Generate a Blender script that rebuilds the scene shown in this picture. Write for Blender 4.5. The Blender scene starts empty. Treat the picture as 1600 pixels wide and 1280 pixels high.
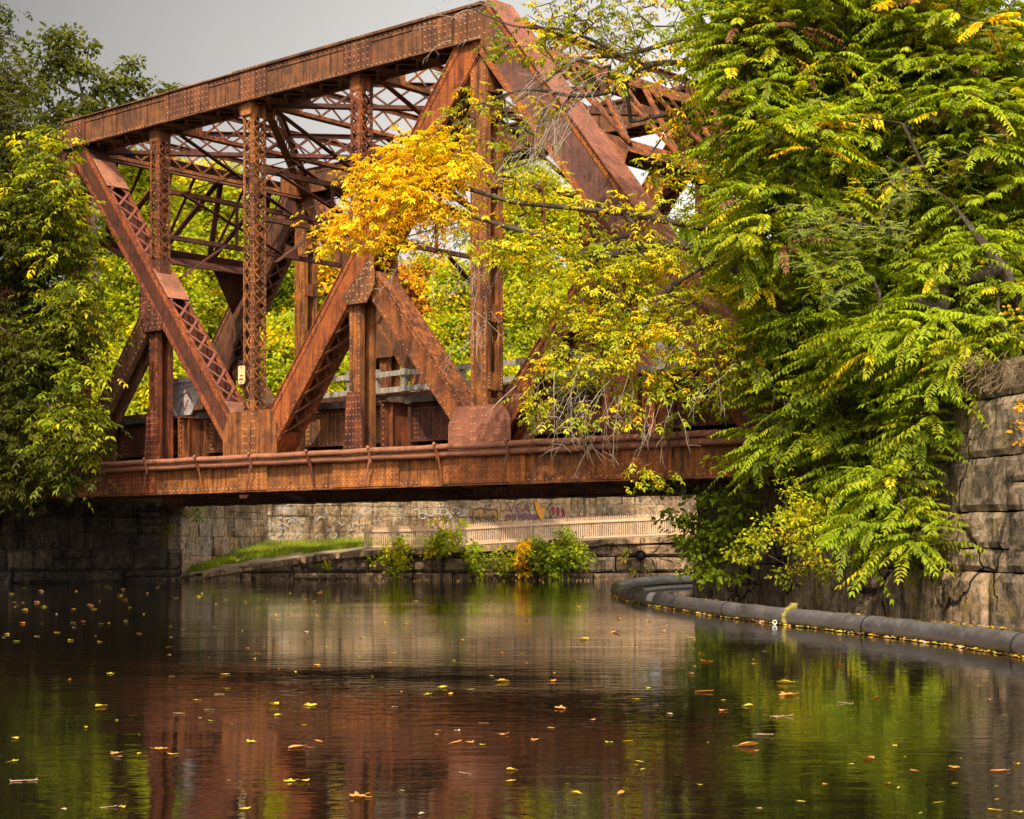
import bpy, math, random
import numpy as np
from mathutils import Vector, Matrix

sc = bpy.context.scene
col = sc.collection
random.seed(7)
RNG = np.random.default_rng(11)
F, EYE, HZ = 2650.0, 1.4, 847.0          # focal length in photo pixels, eye height, horizon row


def P(px, py, d):
    """photo pixel + distance -> world point"""
    return np.array([(px - 800.0) / F * d, d, EYE + (HZ - py) / F * d])


def W(px, py):
    """photo pixel on the water surface -> world point"""
    d = EYE * F / (py - HZ)
    return np.array([(px - 800.0) / F * d, d, 0.0])


# ---------------------------------------------------------------- objects
def tag(o, label=None, cat=None, group=None, kind=None):
    if label: o['label'] = label
    if cat: o['category'] = cat
    if group: o['group'] = group
    if kind: o['kind'] = kind
    return o


def empty(name, loc=(0, 0, 0), rz=0.0):
    o = bpy.data.objects.new(name, None)
    o.location = tuple(loc)
    o.rotation_euler = (0, 0, rz)
    o.empty_display_size = 0.3
    col.objects.link(o)
    return o


def unit(v):
    v = np.asarray(v, float)
    n = np.linalg.norm(v)
    return v / n if n > 1e-9 else v


class MB:
    def __init__(s):
        s.v, s.f, s.n, s.c, s.rv, s.fl = [], [], 0, [], [], []

    def add(s, verts, faces, colour=None):
        b = s.n
        s.v.extend([tuple(map(float, p)) for p in verts])
        s.f.extend([tuple(i + b for i in f) for f in faces])
        s.n += len(verts)
        s.c.extend([colour or (1, 1, 1)] * len(verts))

    def obox(s, c, ax, ay, az, sx, sy, sz, colour=None):
        c, ax, ay, az = (np.asarray(t, float) for t in (c, ax, ay, az))
        v = []
        for k in (-.5, .5):
            for j in (-.5, .5):
                for i in (-.5, .5):
                    v.append(c + ax * sx * i + ay * sy * j + az * sz * k)
        f = [(0, 2, 3, 1), (4, 5, 7, 6), (0, 1, 5, 4), (2, 6, 7, 3), (0, 4, 6, 2), (1, 3, 7, 5)]
        s.add(v, f, colour)

    def box(s, x0, x1, y0, y1, z0, z1, colour=None):
        s.obox(((x0 + x1) / 2, (y0 + y1) / 2, (z0 + z1) / 2), (1, 0, 0), (0, 1, 0), (0, 0, 1), x1 - x0, y1 - y0, z1 - z0, colour)

    def bar(s, p, q, w, h, up=(0, 0, 1), colour=None):
        p, q = np.asarray(p, float), np.asarray(q, float)
        a = unit(q - p)
        side = unit(np.cross(a, np.asarray(up, float)))
        n = np.cross(side, a)
        s.obox((p + q) / 2, a, side, n, np.linalg.norm(q - p), w, h, colour)

    def tube(s, pts, rad, n=6, colour=None, caps=True):
        pts = [np.asarray(p, float) for p in pts]
        if not hasattr(rad, '__len__'): rad = [rad] * len(pts)
        vs, fs = [], []
        ref = np.array([0.31, 0.17, 0.93])
        for i, p in enumerate(pts):
            t = unit(pts[min(i + 1, len(pts) - 1)] - pts[max(i - 1, 0)])
            a = np.cross(t, ref)
            if np.linalg.norm(a) < .05: a = np.cross(t, (1, 0, 0))
            a = unit(a); b = np.cross(t, a)
            for k in range(n):
                an = 2 * math.pi * k / n
                vs.append(p + (a * math.cos(an) + b * math.sin(an)) * rad[i])
        for i in range(len(pts) - 1):
            for k in range(n):
                k2 = (k + 1) % n
                fs.append((i * n + k, i * n + k2, (i + 1) * n + k2, (i + 1) * n + k))
        if caps:
            fs.append(tuple(range(n - 1, -1, -1)))
            fs.append(tuple((len(pts) - 1) * n + k for k in range(n)))
        s.add(vs, fs, colour)

    def prism(s, poly, ext, colour=None):
        """planar polygon (3-D points) extruded by vector ext"""
        n = len(poly); e = np.asarray(ext, float)
        v = [np.asarray(p, float) for p in poly] + [np.asarray(p, float) + e for p in poly]
        f = [tuple(range(n - 1, -1, -1)), tuple(range(n, 2 * n))]
        f += [(i, (i + 1) % n, n + (i + 1) % n, n + i) for i in range(n)]
        s.add(v, f, colour)

    def rivet(s, c, nrm, r=.03):
        nrm = unit(nrm)
        a = np.cross(nrm, (0, 0, 1) if abs(nrm[2]) < .9 else (1, 0, 0)); a = unit(a); b = np.cross(nrm, a)
        c = np.asarray(c, float)
        v = [c + (a * math.cos(k * math.pi / 3) + b * math.sin(k * math.pi / 3)) * r for k in range(6)]
        v += [c + nrm * r * .55 + (a * math.cos(k * math.pi / 3) + b * math.sin(k * math.pi / 3)) * r * .6 for k in range(6)]
        f = [(k, (k + 1) % 6, 6 + (k + 1) % 6, 6 + k) for k in range(6)] + [tuple(range(6, 12))]
        s.rv.append((len(s.f), len(s.f) + 7))
        s.add(v, f)

    def rivets(s, p, q, nrm, step=.22, r=.03):
        p, q = np.asarray(p, float), np.asarray(q, float)
        L = np.linalg.norm(q - p)
        m = max(1, int(L / step))
        for i in range(m + 1):
            s.rivet(p + (q - p) * (i / m if m else 0), nrm, r)

    def build(s, name, mat, parent=None, smooth=False, colours=False, edge=None):
        me = bpy.data.meshes.new(name)
        me.from_pydata(s.v, [], s.f)
        if smooth:
            me.polygons.foreach_set('use_smooth', [True] * len(me.polygons))
        if colours:
            at = me.color_attributes.new('col', 'FLOAT_COLOR', 'POINT')
            arr = np.ones((s.n, 4), np.float32); arr[:, :3] = np.array(s.c, np.float32)
            at.data.foreach_set('color', arr.ravel())
        me.update()
        o = bpy.data.objects.new(name, me)
        col.objects.link(o)
        if mat: me.materials.append(mat)
        if (s.rv or s.fl) and mat:
            me.materials.append(M['rivet']); me.materials.append(edge or mat)
            mi = np.zeros(len(s.f), np.int32)
            for a_, b_ in s.rv: mi[a_:b_] = 1
            for a_, b_ in s.fl: mi[a_:b_] = 2
            me.polygons.foreach_set('material_index', mi)
        if parent is not None: o.parent = parent
        return o


M = {}


def np_mesh(name, verts, quads, mat, parent=None, colours=None):
    """fast mesh from numpy arrays; quads (M,4)"""
    me = bpy.data.meshes.new(name)
    nv, nf = len(verts), len(quads)
    me.vertices.add(nv); me.loops.add(nf * 4); me.polygons.add(nf)
    me.vertices.foreach_set('co', np.ascontiguousarray(verts, np.float32).ravel())
    me.loops.foreach_set('vertex_index', np.ascontiguousarray(quads, np.int32).ravel())
    me.polygons.foreach_set('loop_start', np.arange(0, nf * 4, 4, dtype=np.int32))
    me.polygons.foreach_set('loop_total', np.full(nf, 4, np.int32))
    if colours is not None:
        at = me.color_attributes.new('col', 'FLOAT_COLOR', 'POINT')
        arr = np.ones((nv, 4), np.float32); arr[:, :3] = colours
        at.data.foreach_set('color', arr.ravel())
    me.update(calc_edges=True)
    o = bpy.data.objects.new(name, me)
    col.objects.link(o)
    me.materials.append(mat)
    if parent is not None: o.parent = parent
    return o


# ---------------------------------------------------------------- node helpers
class NT:
    def __init__(s, name):
        s.m = bpy.data.materials.new(name); s.m.use_nodes = True
        s.t = s.m.node_tree; s.t.nodes.clear()
        s.out = s.n('ShaderNodeOutputMaterial')

    def n(s, typ, **kw):
        nd = s.t.nodes.new(typ)
        for k, v in kw.items(): setattr(nd, k, v)
        return nd

    def l(s, a, b): s.t.links.new(a, b)

    def put(s, sock, v):
        if v is None: return
        if hasattr(v, 'is_output'): s.l(v, sock)
        else: sock.default_value = v

    def coord(s, scale=(1, 1, 1), kind='Object', rot=(0, 0, 0)):
        tc = s.n('ShaderNodeTexCoord'); mp = s.n('ShaderNodeMapping')
        mp.inputs['Scale'].default_value = scale; mp.inputs['Rotation'].default_value = rot
        s.l(tc.outputs[kind], mp.inputs[0])
        return mp.outputs[0]

    def noise(s, vec, scale, detail=6, rough=.6, dist=0.0):
        nd = s.n('ShaderNodeTexNoise')
        s.l(vec, nd.inputs['Vector'])
        nd.inputs['Scale'].default_value = scale; nd.inputs['Detail'].default_value = detail
        nd.inputs['Roughness'].default_value = rough; nd.inputs['Distortion'].default_value = dist
        return nd.outputs['Fac']

    def ramp(s, fac, stops):
        nd = s.n('ShaderNodeValToRGB'); s.l(fac, nd.inputs[0])
        cr = nd.color_ramp
        while len(cr.elements) > 1: cr.elements.remove(cr.elements[-1])
        cr.elements[0].position = stops[0][0]; c = stops[0][1]
        cr.elements[0].color = (*c, 1) if len(c) == 3 else c
        for p, c in stops[1:]:
            e = cr.elements.new(p); e.color = (*c, 1)
        return nd.outputs[0]

    def mix(s, fac, a, b, mode='MIX'):
        nd = s.n('ShaderNodeMix', data_type='RGBA', blend_type=mode)
        for sock, v in ((nd.inputs[0], fac), (nd.inputs[6], a), (nd.inputs[7], b)):
            if isinstance(v, tuple) and len(v) == 3: v = (*v, 1)
            s.put(sock, v)
        return nd.outputs[2]

    def math(s, op, a, b=None):
        nd = s.n('ShaderNodeMath', operation=op)
        s.put(nd.inputs[0], a); s.put(nd.inputs[1], b)
        return nd.outputs[0]

    def bsdf(s, colour, rough=.8, spec=.3, bump=None, bstr=.4, bdist=.02, metal=0.0):
        b = s.n('ShaderNodeBsdfPrincipled')
        if isinstance(colour, tuple) and len(colour) == 3: colour = (*colour, 1)
        s.put(b.inputs['Base Color'], colour); s.put(b.inputs['Roughness'], rough)
        b.inputs['Specular IOR Level'].default_value = spec
        b.inputs['Metallic'].default_value = metal
        if bump is not None:
            bn = s.n('ShaderNodeBump'); bn.inputs['Strength'].default_value = bstr; bn.inputs['Distance'].default_value = bdist
            s.l(bump, bn.inputs['Height']); s.l(bn.outputs[0], b.inputs['Normal'])
        return b

    def done(s, shader):
        s.l(shader.outputs[0], s.out.inputs[0]); return s.m


def bw(a): return (a, a, a)


# ---------------------------------------------------------------- materials
def rust(name, dark, mid, hot, hot_amt=.55, dark_amt=.6):
    t = NT(name)
    v = t.coord()
    oi = t.n('ShaderNodeObjectInfo')
    big = t.noise(v, .55, 5, .6)
    n1 = t.noise(v, 2.2, 10, .74, .3)
    n2 = t.noise(v, 17.0, 6, .7)
    st = t.noise(t.coord((5.5, 5.5, .42)), 1.6, 6, .62)
    c = t.ramp(n1, [(.32, dark), (.46, mid), (.60, tuple(.55 * a + .45 * b for a, b in zip(mid, hot))), (.72, hot)])
    hotm = t.math('MULTIPLY', t.ramp(st, [(.47, bw(0)), (.58, bw(1))]), t.ramp(big, [(.36, bw(0)), (.56, bw(1))]))
    c = t.mix(t.math('MULTIPLY', hotm, hot_amt), c, hot)
    dk = t.math('MULTIPLY', t.ramp(st, [(.34, bw(1)), (.46, bw(0))]), dark_amt)
    c = t.mix(dk, c, tuple(x * .62 for x in dark))
    c = t.mix(t.ramp(n2, [(.35, bw(.45)), (.62, bw(0))]), c, tuple(x * .7 for x in dark))
    c = t.mix(t.ramp(t.noise(v, .9, 7, .7), [(.36, bw(.55)), (.52, bw(0))]), c, tuple(x * .9 for x in dark))
    # pale lichen-ish and chalky specks
    sp = t.ramp(t.noise(t.coord((1, 1, .5)), 9.0, 4, .75), [(.66, bw(0)), (.74, bw(.5))])
    c = t.mix(sp, c, tuple(min(1, x * 1.5 + .05) for x in mid))
    hs = t.n('ShaderNodeHueSaturation')
    t.l(c, hs.inputs['Color'])
    t.l(t.math('ADD', t.math('MULTIPLY', oi.outputs['Random'], .46), .58), hs.inputs['Value'])
    t.l(t.math('ADD', t.math('MULTIPLY', oi.outputs['Random'], .022), .488), hs.inputs['Hue'])
    h = t.math('ADD', t.math('MULTIPLY', n2, .6), t.math('MULTIPLY', n1, .8))
    return t.done(t.bsdf(hs.outputs[0], t.ramp(n1, [(.3, bw(.62)), (.7, bw(.92))]), .25, h, .55, .012))


M['rust'] = rust('rusted_steel', (.040, .016, .011), (.150, .048, .020), (.43, .128, .026), .75, .85)
M['rivet'] = rust('worn_rivet_heads', (.14, .07, .045), (.36, .17, .10), (.55, .26, .14), .4, .25)
M['rust_hot'] = rust('orange_rusted_steel', (.085, .028, .012), (.27, .080, .022), (.56, .170, .028), .8, .6)
M['rust_dark'] = rust('dark_rusted_steel', (.038, .018, .013), (.105, .040, .022), (.26, .085, .028), .4, .6)
M['rust_brown'] = rust('brown_rusted_steel', (.040, .019, .013), (.118, .048, .026), (.32, .105, .032), .65, .9)
M['rust_pink'] = rust('pinkish_weathered_steel', (.125, .045, .030), (.28, .105, .068), (.42, .150, .070), .35, .3)
M['rust_purple'] = rust('purple_weathered_steel', (.060, .029, .025), (.150, .070, .055), (.27, .105, .062), .35, .45)


def plain(name, c1, c2, scale=3.0, rough=.85, spec=.25, bstr=.4, bdist=.02, streak=False):
    t = NT(name)
    v = t.coord((6, 6, .6)) if streak else t.coord()
    n1 = t.noise(v, scale, 7, .65); n2 = t.noise(t.coord(), scale * 7, 5, .7)
    c = t.ramp(n1, [(.3, c1), (.7, c2)])
    c = t.mix(t.ramp(n2, [(.35, bw(.5)), (.6, bw(0))]), c, tuple(x * .6 for x in c1))
    return t.done(t.bsdf(c, rough, spec, t.math('ADD', n1, n2), bstr, bdist))


M['timber'] = plain('weathered_grey_timber', (.16, .13, .105), (.42, .37, .32), 1.4, .9, .15, .6, .02, True)
M['timber_dark'] = plain('dark_timber', (.035, .026, .02), (.10, .075, .055), 1.4, .9, .15, .6, .02, True)
M['fence'] = plain('beige_painted_metal', (.46, .29, .17), (.60, .41, .26), 2.0, .6, .3, .15, .01)
M['fence_post'] = plain('grey_fence_post', (.16, .13, .10), (.26, .21, .16), 2.0, .7, .3, .2, .01)
M['boom'] = plain('black_rubber_boom', (.036, .032, .034), (.105, .092, .096), 2.2, .38, .5, .25, .01)
def boom_mat():
    t = NT('weathered_rubber_boom'); v = t.coord()
    g = t.n('ShaderNodeNewGeometry'); z = t.n('ShaderNodeSeparateXYZ'); t.l(g.outputs['Position'], z.inputs[0])
    n1 = t.noise(v, 2.2, 7, .65); n2 = t.noise(v, 14, 5, .7)
    c = t.ramp(n1, [(.3, (.038, .034, .036)), (.7, (.105, .093, .097))])
    c = t.mix(t.ramp(n2, [(.52, bw(0)), (.66, bw(.45))]), c, (.20, .175, .155))
    tide = t.ramp(t.math('ADD', z.outputs[2], t.math('MULTIPLY', n2, .10)), [(.05, bw(0)), (.09, bw(.75)), (.12, bw(.55)), (.19, bw(0))])
    c = t.mix(tide, c, (.22, .18, .13))
    c = t.mix(t.ramp(t.math('ADD', z.outputs[2], t.math('MULTIPLY', n1, .05)), [(.035, bw(.85)), (.07, bw(0))]), c, (.03, .032, .015))
    return t.done(t.bsdf(c, t.ramp(n1, [(.3, bw(.34)), (.7, bw(.6))]), .45, t.math('ADD', n1, n2), .35, .012))


M['boom'] = boom_mat()
M['boom_band'] = plain('dark_boom_band', (.012, .011, .010), (.03, .026, .022), 6.0, .6, .3, .3, .01)
M['white_patch'] = plain('chalky_white_label', (.38, .35, .31), (.62, .58, .52), 9.0, .7, .2, .2, .01)
M['strap'] = plain('mossy_yellow_strap', (.12, .10, .02), (.34, .27, .07), 12.0, .9, .2, .5, .02)
M['ring'] = plain('white_mooring_ring', (.55, .55, .53), (.8, .8, .78), 8.0, .4, .5, .1, .01)
M['marker'] = plain('cream_marker_plate', (.45, .32, .13), (.72, .58, .32), 7.0, .6, .3, .2, .01)
M['iron_dark'] = plain('dark_cast_iron', (.010, .009, .008), (.03, .026, .024), 6.0, .8, .3, .3, .01)
M['soil'] = plain('dry_trodden_earth', (.20, .15, .09), (.42, .33, .21), 1.2, .95, .1, .6, .04)
M['ground'] = plain('leafy_ground', (.05, .045, .015), (.12, .09, .03), .6, .95, .1, .6, .05)
M['bark'] = plain('furrowed_bark', (.045, .034, .024), (.14, .11, .08), 6.0, .95, .1, 1.0, .04, False)
M['bark_pale'] = plain('pale_twig_bark', (.19, .15, .11), (.42, .35, .28), 5.0, .9, .1, .5, .02)
M['bed'] = plain('canal_bed', (.02, .018, .012), (.05, .04, .025), .8, .95, .1, .4, .05)


def stone(name, dark, pale, warm, lichen=.3, paint=0.0, crack=0.0):
    t = NT(name)
    at = t.n('ShaderNodeVertexColor'); at.layer_name = 'col'
    v = t.coord()
    n1 = t.noise(v, .9, 8, .68, .4); n2 = t.noise(v, 6.5, 8, .72); n3 = t.noise(v, 34.0, 4, .7)
    st = t.noise(t.coord((3.0, 3.0, .22)), 1.5, 7, .66)
    c = t.ramp(n2, [(.34, dark), (.5, pale), (.64, warm)])
    c = t.mix(t.ramp(n1, [(.38, bw(.75)), (.58, bw(0))]), c, tuple(x * .55 for x in dark))
    c = t.mix(t.ramp(st, [(.36, bw(.9)), (.48, bw(0))]), c, tuple(x * .45 for x in dark))
    c = t.mix(t.ramp(st, [(.58, bw(0)), (.72, bw(.6))]), c, tuple(min(1, x * 1.35) for x in pale))
    li = t.math('MULTIPLY', t.ramp(t.noise(v, 1.7, 6, .6), [(.57, bw(0)), (.68, bw(1))]), lichen)
    c = t.mix(li, c, (.28, .19, .035))
    if paint > 0:
        i1 = t.ramp(t.noise(v, 1.9, 2, .5, 1.6), [(.475, bw(0)), (.49, bw(1)), (.51, bw(1)), (.525, bw(0))])
        i2 = t.ramp(t.noise(t.coord((1, 1, 1.4), rot=(.4, .2, 1.1)), 4.2, 2, .5, 1.1), [(.47, bw(0)), (.49, bw(1)), (.51, bw(1)), (.53, bw(0))])
        ln = t.math('MULTIPLY', t.math('MAXIMUM', i1, i2), t.ramp(n2, [(.38, bw(.15)), (.6, bw(1))]))
        reg = t.ramp(t.noise(v, .42, 4, .6), [(.42, bw(0)), (.52, bw(1))])
        fl = t.ramp(t.noise(v, 2.4, 3, .5, 1.2), [(.53, bw(0)), (.57, bw(1))])
        zz = t.n('ShaderNodeSeparateXYZ'); t.l(t.coord(), zz.inputs[0])
        band = t.ramp(t.math('MULTIPLY', zz.outputs[2], .2), [(.62, bw(1)), (.72, bw(0))])
        m1 = t.math('MULTIPLY', t.math('MULTIPLY', ln, reg), t.math('MULTIPLY', band, paint))
        m2 = t.math('MULTIPLY', t.math('MULTIPLY', fl, reg), t.math('MULTIPLY', band, paint * .55))
        hue = t.ramp(t.noise(v, .7, 3, .5), [(.3, (.42, .40, .37)), (.45, (.30, .32, .34)), (.55, (.52, .46, .38)), (.7, (.40, .25, .20))])
        c = t.mix(m2, c, hue)
        c = t.mix(m1, c, (.50, .47, .43))
    ck = None
    if crack:
        nn = t.n('ShaderNodeTexNoise'); t.l(v, nn.inputs['Vector']); nn.inputs['Scale'].default_value = 1.3; nn.inputs['Detail'].default_value = 6
        dv = t.n('ShaderNodeMix', data_type='VECTOR'); dv.inputs[0].default_value = .42; t.l(v, dv.inputs[4]); t.l(nn.outputs['Color'], dv.inputs[5])
        vo = t.n('ShaderNodeTexVoronoi', feature='DISTANCE_TO_EDGE'); t.l(dv.outputs[1], vo.inputs['Vector']); vo.inputs['Scale'].default_value = .95
        ck = t.math('MULTIPLY', t.math('MULTIPLY', t.ramp(vo.outputs['Distance'], [(.0, bw(1)), (.009, bw(.9)), (.018, bw(0))]), t.ramp(t.noise(v, .6, 2, .5), [(.45, bw(0)), (.55, bw(1))])), crack)
        c = t.mix(ck, c, (.012, .009, .006))
    c = t.mix(1.0, c, at.outputs[0], 'MULTIPLY')
    h = t.math('ADD', t.math('MULTIPLY', n2, 1.0), t.math('MULTIPLY', n3, .35))
    if ck is not None: h = t.math('SUBTRACT', h, t.math('MULTIPLY', ck, 1.5))
    return t.done(t.bsdf(c, .93, .18, h, .9, .04))


M['stone_right'] = stone('granite_blocks', (.080, .056, .036), (.27, .195, .128), (.42, .29, .18), .6, crack=1.0)
M['stone_back'] = stone('painted_canal_wall', (.075, .048, .027), (.33, .215, .115), (.52, .35, .19), .35, .5)
M['stone_low'] = stone('dark_retaining_stone', (.075, .052, .034), (.27, .180, .110), (.42, .26, .145), .25, crack=.7)
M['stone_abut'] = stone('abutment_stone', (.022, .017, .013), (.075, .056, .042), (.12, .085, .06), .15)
M['joint'] = plain('dark_joint', (.015, .012, .009), (.03, .025, .02), 3.0, .95, .1)


def leaf_mat(name, transl=.48, rough=.58, spec=.16):
    t = NT(name)
    at = t.n('ShaderNodeVertexColor'); at.layer_name = 'col'
    b = t.bsdf(at.outputs[0], rough, spec)
    hs = t.n('ShaderNodeHueSaturation'); hs.inputs['Saturation'].default_value = 1.12; hs.inputs['Value'].default_value = 1.5
    hs.inputs['Hue'].default_value = .495
    t.l(at.outputs[0], hs.inputs['Color'])
    tr = t.n('ShaderNodeBsdfTranslucent'); t.l(hs.outputs[0], tr.inputs['Color'])
    mx = t.n('ShaderNodeMixShader'); mx.inputs[0].default_value = transl
    t.l(b.outputs[0], mx.inputs[1]); t.l(tr.outputs[0], mx.inputs[2])
    return t.done(mx)


M['leaf'] = leaf_mat('leaf')
M['leaf_far'] = leaf_mat('distant_leaf', .55, .65, .12)
M['litter'] = leaf_mat('fallen_leaf', .1, .5, .3)


def paint(name, c):
    return plain(name, tuple(x * .7 for x in c), c, 5.0, .8, .2, .2, .01)


def water_mat():
    t = NT('canal_water')
    g = t.n('ShaderNodeNewGeometry')
    mp = t.n('ShaderNodeMapping'); mp.inputs['Scale'].default_value = (1.0, 2.2, 1.0); t.l(g.outputs['Position'], mp.inputs[0])
    v = mp.outputs[0]
    n1 = t.noise(v, 2.6, 3, .5, .4)
    n2 = t.noise(v, .45, 2, .5)
    n3 = t.noise(v, 9.0, 2, .5, .3)
    calm = t.ramp(t.noise(v, .11, 3, .55), [(.36, bw(.18)), (.62, bw(1.1))])
    h = t.math('MULTIPLY', t.math('ADD', t.math('ADD', t.math('MULTIPLY', n1, .55), t.math('MULTIPLY', n2, .8)), t.math('MULTIPLY', n3, .12)), calm)
    b = t.bsdf((.006, .0045, .0025), .035, .5, h, 1.0, .0068)
    b.inputs['IOR'].default_value = 1.33
    return t.done(b)


M['water'] = water_mat()
# ================================================================ the railway bridge (local frame: u along, v across, z up)
PAN = 8.36; HP = PAN / 2; WB = 9.17; ZT, ZB = 13.65, 3.2; TW = .75
B_O = np.array([-0.7547, 40.0, 0.0])
B_U = np.array([0.75, -0.6615, 0.0]); B_V = np.array([0.6615, 0.75, 0.0])
bridge = empty('railway_truss_bridge', B_O, math.atan2(-0.6615, 0.75))
tag(bridge, 'rusty riveted steel through-truss railway bridge spanning the dark canal', 'bridge')
EU, EV, EZ = np.array([1., 0, 0]), np.array([0, 1., 0]), np.array([0, 0, 1.])


def BW(u, v, z): return B_O + B_U * u + B_V * v + EZ * z


def lace(mb, p, q, half, wdir, ndir, step=None, t=.02, w=.075):
    """X lacing between two edges (+-half along wdir) from p to q"""
    p, q = np.asarray(p, float), np.asarray(q, float)
    L = np.linalg.norm(q - p); a = (q - p) / L
    m = max(1, round(L / (step or 2 * half)))
    for i in range(m):
        s0, s1 = p + a * L * i / m, p + a * L * (i + 1) / m
        mb.bar(s0 - wdir * half, s1 + wdir * half, w, t, ndir)
        mb.bar(s0 + wdir * half + ndir * (t + .002), s1 - wdir * half + ndir * (t + .002), w, t, ndir)


def member(name, p, q, h, mat, v0, w=TW, top='lace', bot='lace', near=True, flange=.13, parent=None, end=.9, riv=None, lace_mat=None, step=None, cover=None, edge=None):
    """box member in the truss plane from p to q (u,z): two webs with angle legs, cover plate or lacing above and below"""
    p3 = np.array([p[0], 0, p[1]]); q3 = np.array([q[0], 0, q[1]])
    L = np.linalg.norm(q3 - p3); a = (q3 - p3) / L
    n = np.array([-a[2], 0, a[0]])
    if n[2] < -1e-6 or (abs(n[2]) < 1e-6 and n[0] < 0): n = -n          # n: the upper side (or +u for posts)
    c = (p3 + q3) / 2
    mb = MB(); t = .035
    for vv, out in ((v0 + t / 2, -1), (v0 + w - t / 2, 1)):
        mb.obox(c + EV * vv, a, n, EV, L, h, t)
        for s in (-1, 1):                                            # angle legs on the outside of each web
            mb.fl.append((len(mb.f), len(mb.f) + 12))
            mb.obox(c + EV * (vv + out * (t / 2 + .012)) + n * s * (h / 2 - flange / 2), a, n, EV, L - .004, flange, .024)
            mb.obox(c + EV * (vv - out * (.07)) + n * s * (h / 2 - .014), a, n, EV, L - .008, .024, .1)
    sides = [(-1, v0 - .024)] if near else [(-1, v0 - .024)]
    if riv is None: riv = .19 if near else .38
    for s in (-1, 1):
        pp = p3 + EV * (v0 - .024) + n * s * (h / 2 - flange * .5) + a * .1
        qq = q3 + EV * (v0 - .024) + n * s * (h / 2 - flange * .5) - a * .1
        mb.rivets(pp, qq, -EV, riv, .027)
    for style, s in ((top, 1), (bot, -1)):
        if style == 'plate':
            mb.obox(c + EV * (v0 + w / 2) + n * s * (h / 2 + .014), a, EV, n, L + .02, w + .12, .026)
            for e in (.05, w - .05):
                if near or s > 0:
                    mb.rivets(p3 + EV * (v0 + e) + n * s * (h / 2 + .027) + a * .1, q3 + EV * (v0 + e) + n * s * (h / 2 + .027) - a * .1, n * s, riv * 1.4, .025)
        elif style in ('lace', 'batten'):
            for k in (0, 1):                                         # tie plates at the ends
                cc = (p3 + a * (end / 2 + .3)) if k == 0 else (q3 - a * (end / 2 + .3))
                mb.obox(cc + EV * (v0 + w / 2) + n * s * (h / 2 + .012), a, EV, n, end, w - .02, .022)
    o = mb.build(name, mat, parent or bridge, edge=edge)
    for style, s in ((top, 1), (bot, -1)):
        if style == 'plate' and cover:
            pm = MB()
            pm.obox(c + EV * (v0 + w / 2) + n * s * (h / 2 + .030), a, EV, n, L + .02, w + .20, .024)
            for e in (.0, w):
                pm.rivets(p3 + EV * (v0 + e) + n * s * (h / 2 + .042) + a * .1, q3 + EV * (v0 + e) + n * s * (h / 2 + .042) - a * .1, n * s, .24, .027)
            pm.build('cover_plate', cover, o)
        if style == 'lace':
            lb = MB()
            lace(lb, p3 + a * (end + .3) + EV * (v0 + w / 2) + n * s * (h / 2 + .02), q3 - a * (end + .3) + EV * (v0 + w / 2) + n * s * (h / 2 + .02), w / 2 - .06, EV, n * s, step)
            lb.build('lacing', lace_mat or mat, o)
        elif style == 'batten':
            m = max(2, round(L / 1.75))
            for i in range(1, m):
                lb = MB()
                cc = p3 + a * L * i / m + EV * (v0 + w / 2) + n * s * (h / 2 + .012)
                lb.obox(cc, a, EV, n, .42, w - .02, .022)
                for e in (.06, w - .06):
                    lb.rivets(cc + EV * (e - w / 2) - a * .16 + n * s * .011, cc + EV * (e - w / 2) + a * .16 + n * s * .011, n * s, .08, .024)
                lb.build('batten_plate', lace_mat or mat, o)
    return o


def laced_post(u, z0, z1, v0, near, mat, wu=.36, wv=.56):
    """column of four corner angles laced on all four faces"""
    vc = v0 + TW / 2
    mb = MB(); r = .085
    for su in (-1, 1):
        for sv in (-1, 1):
            x, y = u + su * wu / 2, vc + sv * wv / 2
            mb.box(min(x, x - su * r), max(x, x - su * r), y - .009, y + .009, z0, z1)
            mb.box(x - .009, x + .009, min(y, y - sv * r), max(y, y - sv * r), z0 + .002, z1 - .002)
    for zz, eh in ((z0 + .30, .45), (z1 - .18, .20)):
        mb.box(u - wu / 2 - .014, u + wu / 2 + .014, vc - wv / 2 - .024, vc - wv / 2 - .011, zz - eh, zz + eh)
        mb.box(u + wu / 2 + .011, u + wu / 2 + .024, vc - wv / 2, vc + wv / 2, zz - eh, zz + eh)
    for su in (-1, 1):
        if near:
            mb.rivets((u + su * (wu / 2 - .04), vc - wv / 2 - .012, z0), (u + su * (wu / 2 - .04), vc - wv / 2 - .012, z1), -EV, .16, .024)
            mb.rivets((u + wu / 2 + .012, vc + su * (wv / 2 - .04), z0), (u + wu / 2 + .012, vc + su * (wv / 2 - .04), z1), EU, .16, .024)
    o = mb.build('laced_post', mat, bridge)
    lb = MB()
    a, b = z0 + .76, z1 - .40
    lace(lb, (u, vc - wv / 2 - .018, a), (u, vc - wv / 2 - .018, b), wu / 2 - .03, EU, -EV, wu * 1.15, .014, .05)
    lace(lb, (u, vc + wv / 2 + .018, a), (u, vc + wv / 2 + .018, b), wu / 2 - .03, EU, EV, wu * 1.15, .014, .05)
    lace(lb, (u + wu / 2 + .018, vc, a), (u + wu / 2 + .018, vc, b), wv / 2 - .03, EV, EU, wv * .62, .014, .05)
    lace(lb, (u - wu / 2 - .018, vc, a), (u - wu / 2 - .018, vc, b), wv / 2 - .03, EV, -EU, wv * .62, .014, .05)
    lb.build('lacing', mat, o)
    return o


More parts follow.
